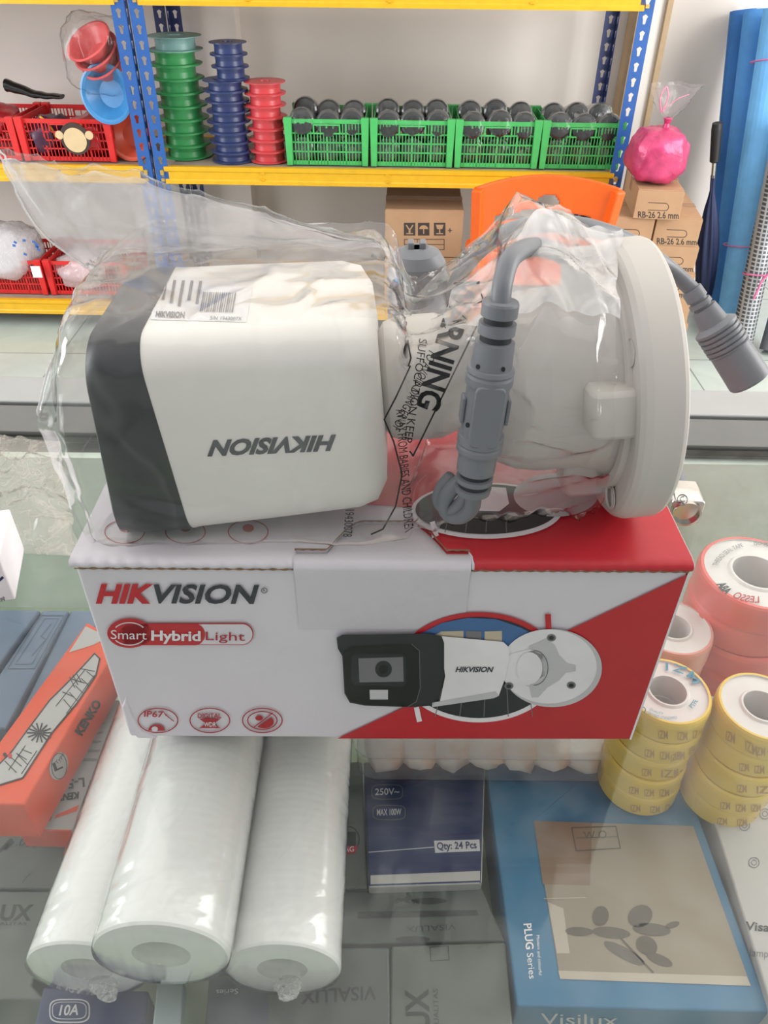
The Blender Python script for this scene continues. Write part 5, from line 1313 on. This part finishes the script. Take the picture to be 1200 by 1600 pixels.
rowsC = []
for kx in G:
    fr_ = []
    for j, (x, y) in enumerate(G[kx]):
        fr_.append(at_z(x, y, TZ + .0025) if j == 0 else at_y(x, y, YF[kx][j]))
    bk_ = []
    yb = min(p.y for p in fr_[:4]) + THK[kx] + .004
    for j in range(6, -1, -1):
        p = fr_[j].copy()
        yy = max(yb + (.004 if j > 0 else -.004), p.y + .002) if j < 6 else p.y + .012
        # same lengthwise place, at the back
        bk_.append(Vector((p.x, yy, p.z)))
    rowsC.append(fr_ + bk_)
SU, SV = 16, 14
loops = [crom(r, SV, True) for r in rowsC]
colsT = list(zip(*loops)); fine = [crom(list(c), SU) for c in colsT]
rows = [list(r) for r in zip(*fine)]
def fold(p):
    q = Vector((p.x * 9, p.y * 14, p.z * 22)); w_ = noise.noise(q * .9) * 1.3
    a = 1 - abs(noise.noise(Vector((p.x * 26 + w_, p.z * 9 + w_ * 2, p.y * 12)))) * 2
    b = 1 - abs(noise.noise(Vector((p.x * 60 - p.z * 35 + w_ * 2, p.z * 22 + p.x * 10, p.y * 30 + 5)))) * 2
    c = noise.noise(p * 150)
    return max(0, a) ** 3, max(0, b) ** 3, c
nR, nC = len(rows), len(rows[0]); new = []
for i in range(nR):
    rw = []
    for j in range(nC):
        p = rows[i][j]; a = rows[min(i + 1, nR - 1)][j] - rows[max(i - 1, 0)][j]; b = rows[i][(j + 1) % nC] - rows[i][j - 1]
        n_ = b.cross(a)
        if n_.length > 1e-12: n_.normalize()
        ctr = sum(rows[i], Vector()) / nC
        if n_.dot(p - ctr) < 0: n_ = -n_
        f1, f2, f3 = fold(p); hgt = p.z - (TZ + .097)
        amp = .0012 + max(0, min(.0016, hgt * .05)) * (p.x < .01) + max(0, min(.0024, (p.x - .0) * .2))
        q = p + n_ * (f1 * amp + f2 * amp * .6 + f3 * .0001)
        if q.z < TZ + .0012: q.z = TZ + .0012
        rw.append(q)
    new.append(rw)
bag = thing('clear_plastic_bag', 'crinkled clear plastic bag wrapped around the white camera', 'bag', (-.03, .31, TZ + .0012))
bagmb = MB(); bagmb.grid(new, bagf, closed_v=True); part('film', bagmb, bag)
# slack film folded double above the camera body
mf = film('folded_film', (.95, .94, .96), body=.46, gloss=1.8, rough=.16, bump=1.0, bscale=9, streak=.28); fr_rows = []
for i in range(0, SU * 6 + 1):
    A_ = new[i]; seg = A_[SV * 5 - 2:SV * 7 + 3]; n_s = len(seg); rw = []
    for k, p in enumerate(seg):
        bk = A_[(SV * 7 + 3 + (n_s - 1 - k)) % nC]; q = p.lerp(bk, .35); q.z -= .002; q.y += .0015 * math.sin(i * .35 + k * .2); rw.append(q)
    fr_rows.append(rw)
mb = MB(); mb.grid(fr_rows, mf); part('folded_flap', mb, bag)
fr_rows = []
for i in range(int(SU * 7.6), SU * 11 + 1):
    A_ = new[i]; rw = []
    for k in range(SV * 4, SV * 7 + 1):
        p = A_[k]; t = (k - SV * 4) / (SV * 3); q = p + Vector((0, -.003, .001)); q.y -= .002 * math.sin(i * .5 + k * .35); q.z += .0035 * noise.noise(p * 60) * t; rw.append(q)
    fr_rows.append(rw)
mb = MB(); mb.grid(fr_rows, mf); part('bunched_mouth', mb, bag)
# welded seam along the free left end
mb = MB(); mb.tube(new[0][SV * 2:SV * 8], .0005, film('seam_film', body=.45, gloss=1.4), 6, 1); part('sealed_edge', mb, bag)
art = Art([bagmb])
art.text('WARNING', (716, 430), (650, 634), (750, 440), blk_ink, 1, bold=.03)
art.line([(748, 505), (645, 712), (640, 705)], 2.6, blk_ink, 1); art.line([(636, 532), (641, 560), (637, 572)], 2.6, blk_ink, 1)
art.text('TO AVOID DANGER OF', (672, 545), (612, 668), (684, 552), blk_ink, 1); art.text('SUFFOCATION KEEP', (655, 530), (630, 690), (668, 532), blk_ink, 1)
art.line([(640, 572), (618, 620), (600, 655), (615, 690), (628, 740), (618, 790), (598, 826), (580, 834)], 2.4, blk_ink, 1)
art.text('AWAY FROM BABIES AND CHILDREN', (618, 640), (632, 832), (632, 638), blk_ink, 1)
art.text('19430078', (540, 796), (536, 838), (554, 796), dk_ink, 1); art.line([(738, 462), (750, 452), (756, 470), (740, 478)], 2.2, blk_ink, 1)
art.text('A', (741, 488), (752, 484), (740, 478), blk_ink, 1)
art.done('printed_warning', bag, 'black printed warning text')

# loose clear bag on the glass at left
lf = film('loose_bag_film', (.86, .80, .74), body=.20, gloss=1.0, rough=.2, bump=.9, bscale=30, streak=.22)
c00, c10, c11, c01 = at_z(-60, 860, GZ + .001), at_z(118, 868, GZ + .001), at_z(95, 690, GZ + .001), at_z(-60, 676, GZ + .001)
N_ = 46
def sheet(zoff, hmax):
    rws = []
    for i in range(N_ + 1):
        u = i / N_; rw = []
        for j in range(N_ + 1):
            v = j / N_; p = (c00 * (1 - u) + c10 * u) * (1 - v) + (c01 * (1 - u) + c11 * u) * v
            e = (1 - (2 * v - 1) ** 4) * (1 - (max(0, 2 * u - 1)) ** 4); f1, f2, f3 = fold(p * 1.3 + Vector((0, 0, zoff)))
            p = Vector(p); wob = .006 * noise.noise(Vector((u * 5, v * 5, zoff * 100))); p.x += wob; p.z = GZ + .0006 + zoff * .05 + hmax * e * (.45 + .5 * f1 + .2 * f2)
            rw.append(p)
        rws.append(rw)
    return rws
mb = MB(); mb.grid(sheet(.01, .018), lf)
lb = thing('loose_plastic_bag', 'crumpled empty clear bag on the glass at the left edge', 'bag', ((c00.x + c11.x) / 2, (c00.y + c11.y) / 2, GZ + .0003))
part('upper_film', mb, lb); mb = MB(); mb.grid(sheet(.0, .001), lf); part('lower_film', mb, lb)
